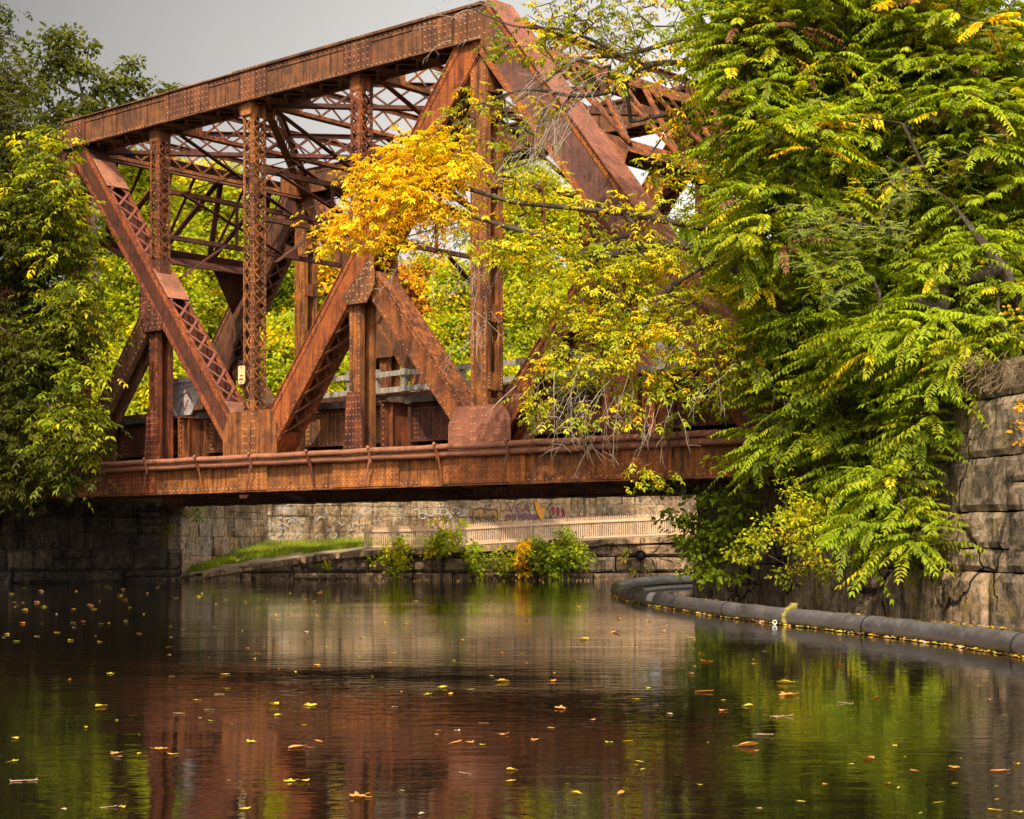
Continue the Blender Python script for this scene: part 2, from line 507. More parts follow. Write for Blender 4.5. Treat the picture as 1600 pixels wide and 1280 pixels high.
def gusset(u, z, poly, v0, mat, lines=(), near=True, both=True, name='gusset_plate'):
    mb = MB()
    mb.prism([(u + x, v0 - .03, z + y) for x, y in poly][::-1], (0, -.028, 0))
    if both: mb.prism([(u + x, v0 + TW + .058, z + y) for x, y in poly][::-1], (0, -.028, 0))
    if near:
        for (x0, y0, x1, y1) in lines:
            mb.rivets((u + x0, v0 - .058, z + y0), (u + x1, v0 - .058, z + y1), -EV, .17, .029)
    return mb.build(name, mat, bridge)


def pipe_u(mb, u0, u1, v, z, r):
    n = 40
    mb.tube([(u0 + (u1 - u0) * i / n, v + .012 * math.sin(i * 1.7), z + .010 * math.sin(i * 2.3)) for i in range(n + 1)], r, 8)


def truss(v0, near):
    R = M['rust']; sx = 1 if near else -1
    # ---- top chord
    u0, u1 = -2 * PAN - .55, .10
    h = .80
    mb = MB()
    for vv, out in ((v0 + .018, -1), (v0 + TW - .018, 1)):
        mb.box(u0, u1, vv - .018, vv + .018, ZT - h / 2, ZT + h / 2)
        for zz in (ZT - h / 2 + .07, ZT + h / 2 - .07):
            mb.box(u0 + .003, u1 - .003, min(vv + out * .019, vv + out * .043), max(vv + out * .019, vv + out * .043), zz - .07, zz + .07)
        mb.box(u0 + .005, u1 - .005, min(vv + out * .02, vv + out * .17), max(vv + out * .02, vv + out * .17), ZT - h / 2 - .028, ZT - h / 2 - .003)
    for zz in (ZT - h / 2 + .07, ZT + h / 2 - .07):
        mb.rivets((u0 + .1, v0 - .025, zz), (u1, v0 - .025, zz), -EV, .17 if near else .4, .027)
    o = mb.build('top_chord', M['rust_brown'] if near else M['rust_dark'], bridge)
    cb = MB()
    cb.box(u0, u1 + .06, v0 - .1, v0 + TW + .1, ZT + h / 2 + .002, ZT + h / 2 + .03)
    cb.box(u0 + 3.2, u1 + .04, v0 - .05, v0 + TW + .05, ZT + h / 2 + .032, ZT + h / 2 + .058)
    cb.box(u0 + 8.2, u1 + .02, v0 - .05, v0 + TW + .05, ZT + h / 2 + .060, ZT + h / 2 + .086)
    cb.build('cover_plate', M['rust_dark'], o)
    for uc, wd in ((-2 * PAN + .1, 1.1), (-PAN * 1.32, 1.9), (-PAN * .98, 1.1), (-PAN * .5, 1.0), (-1.35, 1.0)):   # splice plates
        rb = MB()
        rb.box(uc - wd / 2, uc + wd / 2, v0 - .052, v0 - .026, ZT - h / 2 + .012, ZT + h / 2 - .012)
        if near:
            for k in range(6):
                zz = ZT - h / 2 + .09 + k * .155
                rb.rivets((uc - wd / 2 + .08, v0 - .053, zz), (uc + wd / 2 - .08, v0 - .053, zz), -EV, .15, .027)
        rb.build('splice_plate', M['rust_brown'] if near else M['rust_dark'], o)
    tb = MB()                                                           # tie plates and lacing under the chord
    for i in range(12):
        uc = u0 + 1.0 + i * 1.42
        tb.box(uc - .2, uc + .2, v0 - .06, v0 + TW + .06, ZT - h / 2 - .052, ZT - h / 2 - .03)
    lace(tb, (u0 + .5, v0 + TW / 2, ZT - h / 2 - .06), (u1 - .8, v0 + TW / 2, ZT - h / 2 - .06), TW / 2 - .03, EV, -EZ, .71)
    tb.build('lacing', M['rust_dark'], o)
    # ---- end posts (inclined)
    member('end_post', (-.13, ZT + .21), (PAN, ZB), .96, M['rust_purple'], v0, TW, 'plate', 'lace', near, .15, cover=M['rust_pink'], edge=M['rust_hot'] if near else M['rust'])
    member('end_post', (-2 * PAN + .13, ZT + .21), (-3 * PAN, ZB), 1.02, M['rust_dark'], v0, TW, 'plate', 'lace', near, .15)
    # ---- main diagonals
    member('diagonal', (-2 * PAN + .1, ZT - .2), (-PAN - .22, ZB + .35), .66, M['rust_dark'], v0, TW, 'lace', 'open', near, .13, lace_mat=M['rust_pink'], edge=M['rust_hot'] if near else M['rust'])
    member('diagonal', (-.15, ZT - .3), (-PAN + .26, ZB + .4), .72, M['rust_hot'], v0, TW, 'plate', 'lace', near, .13, lace_mat=M['rust_dark'])
    # ---- sub diagonals from the mid points
    for tt in (.14, .50, .90):                                             # solid tie plates on the laced diagonal
        pa, pb = np.array([-2 * PAN + .1, 0, ZT - .2]), np.array([-PAN - .22, 0, ZB + .35]); aa = unit(pb - pa); nn_ = np.array([-aa[2], 0, aa[0]])
        mb = MB(); mb.obox(pa + (pb - pa) * tt + EV * (v0 + TW / 2) + nn_ * .395, aa, EV, nn_, 1.15, TW + .02, .022)
        if near:
            for e in (.05, TW - .05): mb.rivets(pa + (pb - pa) * tt - aa * .5 + EV * (v0 + e) + nn_ * .406, pa + (pb - pa) * tt + aa * .5 + EV * (v0 + e) + nn_ * .406, nn_, .16, .026)
        mb.build('tie_plate', M['rust_pink'], bridge)
    for um, ub in ((-2.5, -2), (-1.5, -2), (-.5, 0), (.5, 0)):
        s = 1 if ub > um else -1
        member('sub_diagonal', (um * PAN + s * (.35 if um in (-1.5, -.5) else .62), (ZT + ZB) / 2 - (.45 if um in (-1.5, -.5) else .78)), (ub * PAN - s * .35, ZB + .75), .56, M['rust'] if ub == 0 else M['rust_dark'], v0 + .105, TW - .21, 'plate', 'open', near, .12)
    # ---- posts
    for k in (-2, 0):                                                    # hip posts: two channels with batten plates
        member('hip_post', (k * PAN - .08, ZB + .4), (k * PAN - .08, ZT - .42), .50, R, v0 + .05, TW - .2, 'batten', 'batten', near, .12)
    laced_post(-PAN - .22, ZB + .55, ZT - .42, v0 - .04, near, R, .36, .48)
    for k in (-1.5, -.5):
        laced_post(k * PAN - .2, (ZT + ZB) / 2 + .3, ZT - .42, v0 - .05, near, R, .34, .44)
    for k in (-2.5, -1.5, -.5, .5):                                      # sub posts below the mid points
        member('sub_post', (k * PAN - .2, ZB + .35), (k * PAN - .2, (ZT + ZB) / 2 - .2), .40, R, v0 + .105, TW - .25, 'open', 'open', near, .11)
        mb = MB()
        poly = [(-.24, 2.0), (.24, 2.0), (.40, .3), (-.40, .3)]
        mb.prism([(k * PAN - .2 + x, v0 + .055, ZB + y) for x, y in poly][::-1], (0, -.024, 0))
        if near:
            for x in (-.12, 0, .12):
                mb.rivets((k * PAN - .2 + x, v0 + .030, ZB + .45), (k * PAN - .2 + x, v0 + .030, ZB + 1.9), -EV, .16, .027)
            mb.rivets((k * PAN - .5, v0 + .030, ZB + .45), (k * PAN - .4, v0 + .030, ZB + 1.9), -EV, .16, .027)
            mb.rivets((k * PAN + .1, v0 + .030, ZB + .45), (k * PAN + 0, v0 + .030, ZB + 1.9), -EV, .16, .027)
        mb.build('foot_plate', M['rust'], bridge)
        # kinked gusset where post, sub diagonal and main diagonal meet
        zc = (ZT + ZB) / 2
        sl = 1 if k in (-1.5, .5) else -1                                # main diagonal falls to the right (1) or left (-1)
        poly = [(-.52, -.95), (.46, -.95), (.74, -.5), (.26, 1.0), (-.26, 1.0), (-.74, -.5)]
        poly = [(-.36, -1.02), (.40, -1.02), (.68, -.6), (.62, .55), (.46, .1), (-.44, -.78)]
        if sl > 0: poly = [(-x, y) for x, y in poly][::-1]
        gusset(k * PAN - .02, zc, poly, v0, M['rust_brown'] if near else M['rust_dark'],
               [tuple((-1 if sl > 0 else 1) * c if q % 2 == 0 else c for q, c in enumerate(l)) for l in ((-.3, -.94, .36, -.94), (-.34, -.82, .42, -.05), (-.2, -.82, .5, -.03), (.56, -.6, .54, .3), (.44, -.8, .44, -.2), (.05, -.8, .05, -.5), (.22, -.8, .22, -.4))], near)
    # ---- node gussets on the bottom chord and under the hips
    for k, mt in ((-2, M['rust_dark']), (-1, M['rust']), (0, M['rust_pink'])):
        poly = [(-1.08, .36), (1.12, .36), (1.12, 1.35), (.86, 1.72), (-.80, 1.72), (-1.08, 1.2)]
        if k == 0: poly = [(-.98, .36), (1.0, .36), (1.0, 1.08), (.76, 1.42), (-.72, 1.42), (-.98, 1.0)]
        lines = [(x, .45, x, 1.62) for x in (-.24, -.13, .13, .24)]
        if k == 0:
            lines = [(x, .45, x, 1.34) for x in (-.24, -.13, .13, .24)]
            lines += [(-.92 + d, 1.05, -.45 + d, .42) for d in (0, .1, .2)] + [(.94 - d, 1.05, .45 - d, .42) for d in (0, .1, .2)]
        gusset(k * PAN, ZB, poly, v0, mt, lines, near)
    poly = [(-.80, .36), (.06, .36), (.94, -.70), (.46, -1.02), (.0, -.42), (-.80, -.42)]
    gusset(0, ZT, poly, v0, M['rust_brown'], [(x, .25 - .0 * x, x + .0, -.35) for x in np.arange(-.72, .12, .15)] + [(.2, -.3, .6, -.85), (.38, -.12, .82, -.68)], near)
    gusset(-2 * PAN, ZT, [(-x, y) for x, y in poly][::-1], v0, M['rust_brown'], [(x, .25, x, -.35) for x in np.arange(-.05, .75, .2)], near)
    gusset(-PAN, ZT, [(-.56, -.2), (.12, -.2), (.0, -.75), (-.44, -.75)], v0 + .06, M['rust'], [(-.34, -.45, -.34, -.7), (-.1, -.45, -.1, -.7)], near)
    # ---- bottom chord
    a, b = -3 * PAN - .7, PAN + 1.7
    mb = MB(); zl, zh = 2.76, 3.56
    for vv, out in ((v0 + .018, -1), (v0 + TW - .018, 1)):
        mb.box(a, b, vv - .018, vv + .018, zl, zh)
        for zz in (zl + .075, zh - .075):
            mb.box(a + .003, b - .003, min(vv + out * .019, vv + out * .043), max(vv + out * .019, vv + out * .043), zz - .075, zz + .075)
        mb.box(a + .004, b - .004, min(vv + out * .02, vv + out * .2), max(vv + out * .02, vv + out * .2), zl - .025, zl - .002)
    mb.box(a, b, v0 - .12, v0 + TW + .12, zh + .002, zh + .028)
    for zz in (zl + .075, zh - .075):
        mb.rivets((a + .2, v0 - .025, zz), (b - .2, v0 - .025, zz), -EV, .18 if near else .5, .027)
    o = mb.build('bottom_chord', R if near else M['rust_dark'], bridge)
    for uc, wd in ((-1.62 * PAN, 2.2), (-.98 * PAN, 1.2), (-.46 * PAN, 2.4), (.02 * PAN, 2.6), (.55 * PAN, 2.0)):
        rb = MB()
        rb.box(uc - wd / 2, uc + wd / 2, v0 - .068, v0 - .044, zl + .03, zh - .03)
        if near:
            for k in range(6):
                zz = zl + .10 + k * .12
                rb.rivets((uc - wd / 2 + .08, v0 - .069, zz), (uc + wd / 2 - .08, v0 - .069, zz), -EV, .15, .026)
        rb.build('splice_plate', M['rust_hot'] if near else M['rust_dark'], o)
    for i in range(22):
        uc = a + 1 + i * 1.55
        lb = MB()
        if uc < b - .4:
            lb.box(uc - .16, uc + .16, v0 - .1, v0 + TW + .1, zl - .05, zl - .028)
            lb.build('tie_plate', M['rust_dark'], o)


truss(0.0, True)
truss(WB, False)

# ---- twin pipes along the near bottom chord, on straps
mb = MB()
pipe_u(mb, -3 * PAN - .5, PAN + 1.6, -.30, 3.66, .075)
pp = mb.build('pipe', M['rust_pink'], bridge, True)
mb = MB()
pipe_u(mb, -3 * PAN - .5, PAN + 1.6, -.20, 3.50, .085)
mb.build('pipe', M['rust_pink'], bridge, True)
for i in range(15):
    uc = -2.86 * PAN + i * 2.28
    mb = MB(); ln = (.28 if i % 2 else -.12)
    mb.bar((uc, -.31, 3.60), (uc - ln, -.24, 2.80), .05, .022, EV)
    mb.bar((uc, -.41, 3.76), (uc, .02, 3.62), .05, .022, EZ)
    mb.bar((uc, -.40, 3.72), (uc, -.30, 3.36), .05, .022, EU)
    mb.rivet((uc, -.42, 3.74), -EV, .05)
    mb.build('pipe_strap', M['rust_pink'] if i % 2 else M['rust'], bridge)

# ---- floor beams, stringers, deck
for k in range(-6, 3):
    u = k * HP; zl, zh = 3.35, 5.0
    mb = MB()
    mb.box(u - .012, u + .012, TW + .06, WB - .06, zl, zh)
    for zz in (zl, zh):
        mb.box(u - .17, u + .17, TW + .06, WB - .06, zz - .014, zz + .014)
    for s in (-1, 1):
        for zz in (zl + .08, zh - .08):
            mb.box(u + s * .014 - .009 * (s < 0), u + s * .014 + .009 * (s > 0) + (.0), TW + .07, WB - .07, zz - .06, zz + .06)
        for j in range(9):
            vv = TW + .35 + j * .95
            mb.box(min(u + s * .013, u + s * .13), max(u + s * .013, u + s * .13), vv - .012, vv + .012, zl + .02, zh - .02)
    for vv in (TW + .12,):
        mb.rivets((u + .026, vv, zl + .1), (u + .026, vv, zh - .1), EU, .14, .026)
    for j in range(9):
        mb.rivets((u + .014, TW + .42 + j * .95, zl + .15), (u + .014, TW + .42 + j * .95, zh - .15), EU, .17, .024)
    mb.build('floor_beam', M['rust_dark'] if k < -3 else M['rust'], bridge)
    if k < 2:
        for vv in (1.75, 3.4, 5.7, 7.35):
            mb = MB(); a, b = u + .19, u + HP - .19; z0, z1 = 4.0, 4.93
            mb.box(a, b, vv - .012, vv + .012, z0, z1)
            for zz in (z0, z1):
                mb.box(a, b, vv - .16, vv + .16, zz - .013, zz + .013)
            for zz in (z0 + .075, z1 - .075):
                mb.box(a, b, vv - .030, vv - .013, zz - .06, zz + .06)
            if vv < 2:
                mb.box(a, a + .28, vv - .034, vv - .013, z0 + .137, z1 - .137)
                for e in (.05, .14, .23):
                    mb.rivets((a + e, vv - .035, z0 + .1), (a + e, vv - .035, z1 - .1), -EV, .12, .026)
                for e in (.0,):
                    mb.box(a - .01, a + .1, vv - .15, vv - .032, z0 + .02, z1 - .02)
                mb.rivets((a + .3, vv - .031, z0 + .075), (b - .1, vv - .031, z0 + .075), -EV, .17, .024)
                mb.rivets((a + .3, vv - .031, z1 - .075), (b - .1, vv - .031, z1 - .075), -EV, .17, .024)
            mb.build('stringer', M['rust_brown'] if vv < 2 and k > -4 else M['rust_dark'], bridge)
mb = MB(); rr = random.Random(5)
u = -3 * PAN
while u < PAN + 1.2:
    wd = rr.uniform(.2, .26)
    if rr.random() > .03:
        v0 = 1.45 + rr.uniform(-.12, .12); v1 = 7.7 + rr.uniform(-.12, .12)
        mb.box(u, u + wd, v0, v1, 4.96 + rr.uniform(0, .02), 5.15 + rr.uniform(-.01, .01))
    u += wd + rr.uniform(.012, .035)
dk = mb.build('deck', M['timber_dark'], bridge)
mb = MB()
for vv in (2.05, 3.49, 5.6, 7.04):
    mb.box(-3 * PAN, PAN + 1, vv - .035, vv + .035, 5.17, 5.32)
mb.build('rail', M['rust_dark'], dk)
# lower lateral bracing
for k in range(-3, 1):
    mb = MB()
    mb.bar((k * PAN + .3, .9, 2.95), (k * PAN + PAN - .3, WB - .1, 2.95), .2, .12)
    mb.bar((k * PAN + .3, WB - .1, 2.82), (k * PAN + PAN - .3, .9, 2.82), .2, .12)
    mb.build('lower_brace', M['rust_dark'], bridge)


# ---- overhead bracing
def girder(p, q, depth, mat, name, leg=.11, step=None, updir=EZ, parent=None):
    """laced girder of an upper and a lower pair of angles"""
    p, q = np.asarray(p, float), np.asarray(q, float)
    a = unit(q - p); up = unit(updir - a * np.dot(updir, a)); sd = np.cross(a, up)
    mb = MB()
    for s in (-1, 1):
        mb.bar(p + up * s * depth / 2, q + up * s * depth / 2, leg * 2.1, .022, up)
        mb.bar(p + up * s * (depth / 2 - leg / 2 - .013), q + up * s * (depth / 2 - leg / 2 - .013), .03, leg, up)
    lace(mb, p + a * .12, q - a * .12, depth / 2 - leg, up, sd, step or depth * .95, .016, .06)
    for e, dd in ((p, 1), (q, -1)):                                     # gusset plates at the ends and middle
        mb.obox(e + a * dd * .45 + sd * .03, a, up, sd, .8, depth - .05, .02)
    return mb.build(name, mat, parent or bridge)


VA, VB = TW + .06, WB - .06
for k in range(-4, 1):
    girder((k * HP, VA, ZT - .05), (k * HP, VB, ZT - .05), .82, M['rust'], 'top_strut')
for k in (-2, -1):
    girder((k * PAN + .25, VA, ZT - .1), (k * PAN + PAN - .25, VB, ZT - .1), .72, M['rust_dark'], 'lateral_brace')
    girder((k * PAN + .25, VB, ZT - .12), (k * PAN + PAN - .25, VA, ZT - .12), .72, M['rust'], 'lateral_brace')
for k in (-1.5, -1, -.5):
    u = k * PAN; vm = (VA + VB) / 2
    z1, z2, z3 = ZT - .55, 11.45, 10.15
    mb = MB()
    w, t = .17, .03
    mb.bar((u, VA - .3, z2), (u, VB + .3, z2), .15, .13); mb.bar((u, VA - .3, z3), (u, VB + .3, z3), .15, .13)
    for sgn in (-1, 1):
        o_ = .022 * sgn
        ends = (VA, vm) if sgn < 0 else (vm, VB)
        mb.bar((u + .09, ends[0], z2), (u + .09, ends[1], z1), t, w, EU); mb.bar((u + .13, ends[0], z1), (u + .13, ends[1], z2), t, w, EU)
        q = vm + sgn * (vm - VA)
        mb.bar((u + .09, q, z2), (u + .09, vm + sgn * .2, z3), t, w * .85, EU)
        mb.bar((u + .13, vm + sgn * 2.1, z2), (u + .13, vm + sgn * 2.1 , z3), t, w * .7, EU)
        mb.bar((u + .09, q, z3 - 1.15), (u + .09, vm + sgn * 2.5, z3), t, w, EU)   # knee brace
    for zz, hh in ((z2, .62), (z3, .5)):
        mb.prism([(u + .15, vm - .34, zz - .08), (u + .15, vm + .34, zz - .08), (u + .15, vm + .2, zz + hh * .62), (u + .15, vm - .2, zz + hh * .62)], (.02, 0, 0))
    mb.build('sway_frame', M['rust_dark'] if k < -.9 else M['rust'], bridge)
for s, us in ((1, 0.0), (-1, -2 * PAN)):                                  # portals in the plane of the end posts
    L = math.hypot(PAN, ZT - ZB); d = np.array([s * PAN / L, 0, -(ZT - ZB) / L]); base = np.array([us, 0, ZT])
    nn = np.array([s * d[2] * -1, 0, abs(d[0])]); nn = unit(nn)
    mb = MB()
    t0, t1 = .35, 3.5
    A0, A1 = base + d * t0 + EV * VA, base + d * t0 + EV * VB
    C0, C1 = base + d * t1 + EV * VA, base + d * t1 + EV * VB
    for p_, q_ in ((A0, A1), (C0, C1)):
        mb.bar(p_, q_, .5, .03, nn)
        mb.bar(p_ + nn * -.28, q_ + nn * -.28, .04, .5, nn)
    m = 4
    for i in range(m):
        f0, f1, fm = i / m, (i + 1) / m, (i + .5) / m
        b0, b1, tm = C0 + (C1 - C0) * f0, C0 + (C1 - C0) * f1, A0 + (A1 - A0) * fm
        mb.bar(b0 + nn * .04, tm + nn * .04, .20, .05, nn); mb.bar(b1 + nn * .09, tm + nn * .09, .20, .05, nn)
        mb.bar(A0 + (A1 - A0) * f0 + nn * .02, b0 + nn * .02, .10, .04, nn)
    for f, sg in ((0, 1), (1, -1)):                                      # solid knee brackets
        c0 = C0 + (C1 - C0) * f
        mb.prism([c0, c0 + EV * sg * 2.1, c0 + d * 1.9 + EV * sg * .12], nn * .025)
    mb.build('portal_frame', M['rust'] if s > 0 else M['rust_dark'], bridge)

# small things on the bridge
mp = MB()
c = np.array([-PAN - .1, -.22, 6.02])
prof = [(-.13, -.26), (.13, -.26), (.17, -.2), (.17, .2), (.13, .26), (-.13, .26), (-.17, .2), (-.17, -.2)]
mk = empty('marker_plate', BW(-PAN - .32, -.02, 5.6), bridge.rotation_euler.z)
mp.prism([(x * .78, 0, z * .95 + .3) for x, z in prof][::-1], (0, -.03, 0))
mp.build('plate', M['marker'], mk)
mp = MB(); mp.rivet((0, -.032, .5), -EV, .03); mp.rivet((0, -.032, .1), -EV, .03); mp.box(-.09, .09, -.036, -.0305, .16, .2); mp.box(-.06, .07, -.036, -.0305, .27, .30)
mp.build('bolt', M['rust'], mk)
tag(mk, 'small cream rounded marker plate fixed low on the main laced post', 'sign')

gp = empty('graffiti_panel', BW(-1.56 * PAN, 1.3, 5.05), bridge.rotation_euler.z)
mb = MB()
mb.prism([(-.5, 0, 1.05), (-.5, 0, .45), (-.2, 0, .05), (.42, 0, .05), (.8, 0, .5), (.8, 0, 1.05)], (0, .05, 0))
mb.build('panel', plain('scrawled_pale_panel', (.20, .17, .16), (.50, .43, .42), 5.0), gp)
mb = MB()
mb.box(-.53, .83, -.06, -.003, 1.0, 1.14); mb.box(-.56, -.42, -.06, -.003, .4, .998); mb.bar((-.48, -.035, .4), (-.18, -.035, .03), .06, .12, EV)
mb.build('frame', plain('pale_scrawled_frame', (.30, .22, .25), (.60, .50, .53), 12.0), gp)
mb = MB()
for (x0, z0, x1, z1, w) in ((-.1, .15, .05, .45, .04), (.05, .45, .18, .2, .04), (.18, .2, .32, .5, .04), (-.05, .6, .3, .72, .05), (.3, .72, .5, .5, .04), (0, .8, .5, .9, .03)):
    mb.bar((x0, -.006, z0), (x1, -.006, z1), .008, w, EZ)
mb.build('scrawl', paint('maroon_scrawl_paint', (.22, .07, .08)), gp)
tag(gp, 'broken pale panel covered in scrawled graffiti leaning behind the laced diagonal', 'panel')


def timber_rail(label, v, u0, u1, mat, gap, h=1.15, group=None):
    r = empty('timber_railing', BW((u0 + u1) / 2, v, 5.16), bridge.rotation_euler.z)
    L = u1 - u0; n = max(2, round(L / gap))
    rr = random.Random(int(v * 10 + u0))
    for i in range(n + 1):
        x = -L / 2 + L * i / n
        mb = MB(); tl = rr.uniform(-.03, .03)
        mb.bar((x, 0, 0), (x + tl, rr.uniform(-.02, .02), h + rr.uniform(-.03, .08)), .15, .15, EU)
        mb.build('post', mat, r)
    for zz in (h - .12, h * .5):
        mb = MB()
        for i in range(n):
            x0, x1 = -L / 2 + L * i / n, -L / 2 + L * (i + 1) / n
            mb.bar((x0, -.11 - .004 * (i % 2), zz + rr.uniform(-.02, .02)), (x1, -.11 - .004 * (i % 2), zz + rr.uniform(-.02, .02)), .05, .15)
        mb.build('rail', mat, r)
    tag(r, label, 'railing', group)


timber_rail('weathered pale grey timber railing on deck behind the hip post and right-hand sub-posts', 4.55, -1.25 * PAN, .9 * PAN, M['timber'], 1.1)
timber_rail('darker brown timber railing along far side of bridge deck', 8.35, -2.3 * PAN, .7 * PAN, plain('brown_grey_timber', (.07, .055, .04), (.2, .16, .12), 1.4, .9, .15, .6, .02, True), 1.3)
# ================================================================ masonry
def lin(p, q, t): return np.asarray(p, float) + (np.asarray(q, float) - np.asarray(p, float)) * t


def nz(x, y, s=0.0):
    """cheap smooth noise"""
    return (math.sin(x * 1.7 + s * 3.1) * math.cos(y * 2.3 - s * 1.3) + .5 * math.sin(x * 4.1 - y * 3.3 + s) + .3 * math.cos(x * 7.7 + y * 6.1 + 2 * s)) / 1.8


def block(mb, o, a, n, x0, x1, z0, z1, proud, deep, rough, bev, seed, c):
    """one rough-faced block: o + a*x + n*y + z, front face a displaced grid"""
    L, H = x1 - x0, z1 - z0
    nx, nzv = max(3, min(16, int(L / .13) + 2)), max(3, min(9, int(H / .13) + 2))
    vs, fs = [], []
    for j in range(nzv + 1):
        for i in range(nx + 1):
            fx, fz = i / nx, j / nzv
            ex = min(fx, 1 - fx) * L; ez = min(fz, 1 - fz) * H
            e = min(1, min(ex, ez) / max(bev, 1e-3))
            y = proud - bev * (1 - e) ** 2 * 1.0 + rough * nz(x0 + fx * L, z0 + fz * H, seed) * (.35 + .65 * e)
            jx = 0 if 0 < i < nx else rough * .35 * nz(z0 + fz * H * 2, seed, 2)
            jz = 0 if 0 < j < nzv else rough * .35 * nz(x0 + fx * L * 2, seed, 5)
            y += (random.random() - .5) * rough * .55
            vs.append(o + a * (x0 + fx * L + jx) + n * y + EZ * (z0 + fz * H + jz))
    W_ = nx + 1
    for j in range(nzv):
        for i in range(nx):
            q = j * W_ + i
            fs.append((q, q + 1, q + W_ + 1, q + W_))
    ring = [i for i in range(nx + 1)] + [j * W_ + nx for j in range(1, nzv + 1)] + [nzv * W_ + i for i in range(nx - 1, -1, -1)] + [j * W_ for j in range(nzv - 1, 0, -1)]
    b = len(vs)
    for r in ring: vs.append(vs[r] - n * (deep + float(np.dot(vs[r] - o, n))))
    m = len(ring)
    for k in range(m):
        k2 = (k + 1) % m
        fs.append((ring[k2], ring[k], b + k, b + k2))
    mb.add(vs, fs, c)


def masonry(name, p0, p1, n, courses, mat, lens=(1.0, 2.2), rough=.04, bev=.05, seed=1, ztop=None, gap=.03, batter=0.0, tone=.25, deep=.7, parent=None, step=None, z0=-.35, x_jit=.5, smooth=False):
    """wall of rough blocks between two ground points (2-D); n points towards the viewer's side"""
    p0 = np.array([p0[0], p0[1], 0.0]); p1 = np.array([p1[0], p1[1], 0.0])
    L = np.linalg.norm(p1 - p0); a = (p1 - p0) / L
    n = np.cross(a, EZ) if np.dot(np.cross(a, EZ), np.array([n[0], n[1], 0])) > 0 else np.cross(EZ, a)
    flip = np.dot(np.cross(a, EZ), n) < 0
    if flip: p0, p1, a = p1, p0, -a
    rr = random.Random(seed)
    mb = MB(); z = z0
    zmax = z
    for ci, h in enumerate(courses):
        x = -rr.random() * lens[0] * x_jit
        while x < L:
            l = rr.uniform(*lens); x1 = min(x + l, L); xa = max(0, x)
            if L - x1 < .35: x1 = L
            zt = z + h
            if ztop: zt = min(zt, ztop((xa + x1) / 2 if not flip else L - (xa + x1) / 2))
            if zt - z > .12 and x1 - xa > .12:
                t = 1 + rr.uniform(-tone, tone); w = rr.uniform(-.05, .05)
                split = rr.random() < .24 and zt - z > .5
                pr = rr.uniform(-.04, .04) - batter * (z - z0) + (step(z) if step else 0)
                cc = (t * (1 + w), t, t * (1 - w))
                if split:
                    zm = z + (zt - z) * rr.uniform(.35, .65)
                    block(mb, p0, a, n, xa + gap / 2, x1 - gap / 2, z + gap / 2, zm - gap / 2, pr, deep, rough, bev, rr.random() * 50, cc)
                    block(mb, p0, a, n, xa + gap / 2, x1 - gap / 2, zm + gap / 2, zt - gap / 2, pr + rr.uniform(-.03, .03), deep, rough, bev, rr.random() * 50, cc)
                else:
                    block(mb, p0, a, n, xa + gap / 2, x1 - gap / 2, z + gap / 2, zt - gap / 2, pr, deep, rough, bev, rr.random() * 50, cc)
                zmax = max(zmax, zt)
            x = x1
        z += h
    o = mb.build(name, mat, parent, smooth, True)
    if not ztop:
        bk = MB()
        bk.obox((p0 + p1) / 2 - n * (.30 + batter * 2.0) + EZ * (z0 + z - .1) / 2, a, n, EZ, L - .1, .1, z - z0 - .1)
        bk.build('core', M['joint'], o)
    return o, p0, a, n


# ---- right bank wall (big granite blocks), running along the canal and turning under the bridge
R0, R1, R2, R3, R4 = (10.6, 16.5), (8.1, 26.9), (6.35, 34.1), (4.75, 44.6), (15.0, 52.5)
nL = (-1, -.24)
rw = empty('granite_wall', (8.1, 26.9, 0)); rwi = np.array([8.1, 26.9, 0.0])
tag(rw, 'tall granite block wall rising from the water under the hanging right-hand foliage', 'wall')


def re_origin(o, parent, org):
    """parent a world-coordinate mesh to an empty at org"""
    o.data.transform(Matrix.Translation(-Vector(org)))
    for ch in o.children: ch.data.transform(Matrix.Translation(-Vector(org)))
    o.parent = parent


cs = [1.25, 1.0, .92, .98, .62]
for nm, p, q, c, sd in (('wall_face', R0, R1, cs, 3), ('wall_face', R1, R2, cs, 4), ('wall_face', R2, R3, cs[:3], 5), ('wall_face', R3, R4, cs[:3], 6)):
    o, *_ = masonry(nm, p, q, nL if sd < 6 else (-.7, .7), c, M['stone_right'], (.6, 2.3), .060, .05, sd, gap=.032, batter=.05, tone=.28)
    re_origin(o, rw, rwi)

# ---- left abutment, square to the bridge
A0, A1 = (-26.0, 47.6), (-12.2, 62.9)
ab = empty('stone_abutment', (-15.0, 59.5, 0)); abi = np.array([-15.0, 59.5, 0.0])
tag(ab, 'dark shadowed stone abutment under the left end of the bridge', 'abutment')
nA = (1, -1)
va = unit(np.array([A1[0] - A0[0], A1[1] - A0[1], 0])); na = np.array([va[1], -va[0], 0])
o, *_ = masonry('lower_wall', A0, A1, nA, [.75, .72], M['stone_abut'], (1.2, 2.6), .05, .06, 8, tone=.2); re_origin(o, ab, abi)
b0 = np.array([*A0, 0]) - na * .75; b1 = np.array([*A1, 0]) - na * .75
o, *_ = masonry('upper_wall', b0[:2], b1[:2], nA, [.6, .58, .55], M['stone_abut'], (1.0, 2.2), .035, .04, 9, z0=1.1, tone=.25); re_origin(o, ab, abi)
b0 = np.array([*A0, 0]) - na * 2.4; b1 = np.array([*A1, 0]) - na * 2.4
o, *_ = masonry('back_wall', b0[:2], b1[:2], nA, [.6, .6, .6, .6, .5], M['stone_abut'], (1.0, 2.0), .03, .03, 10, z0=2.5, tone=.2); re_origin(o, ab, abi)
mb = MB()
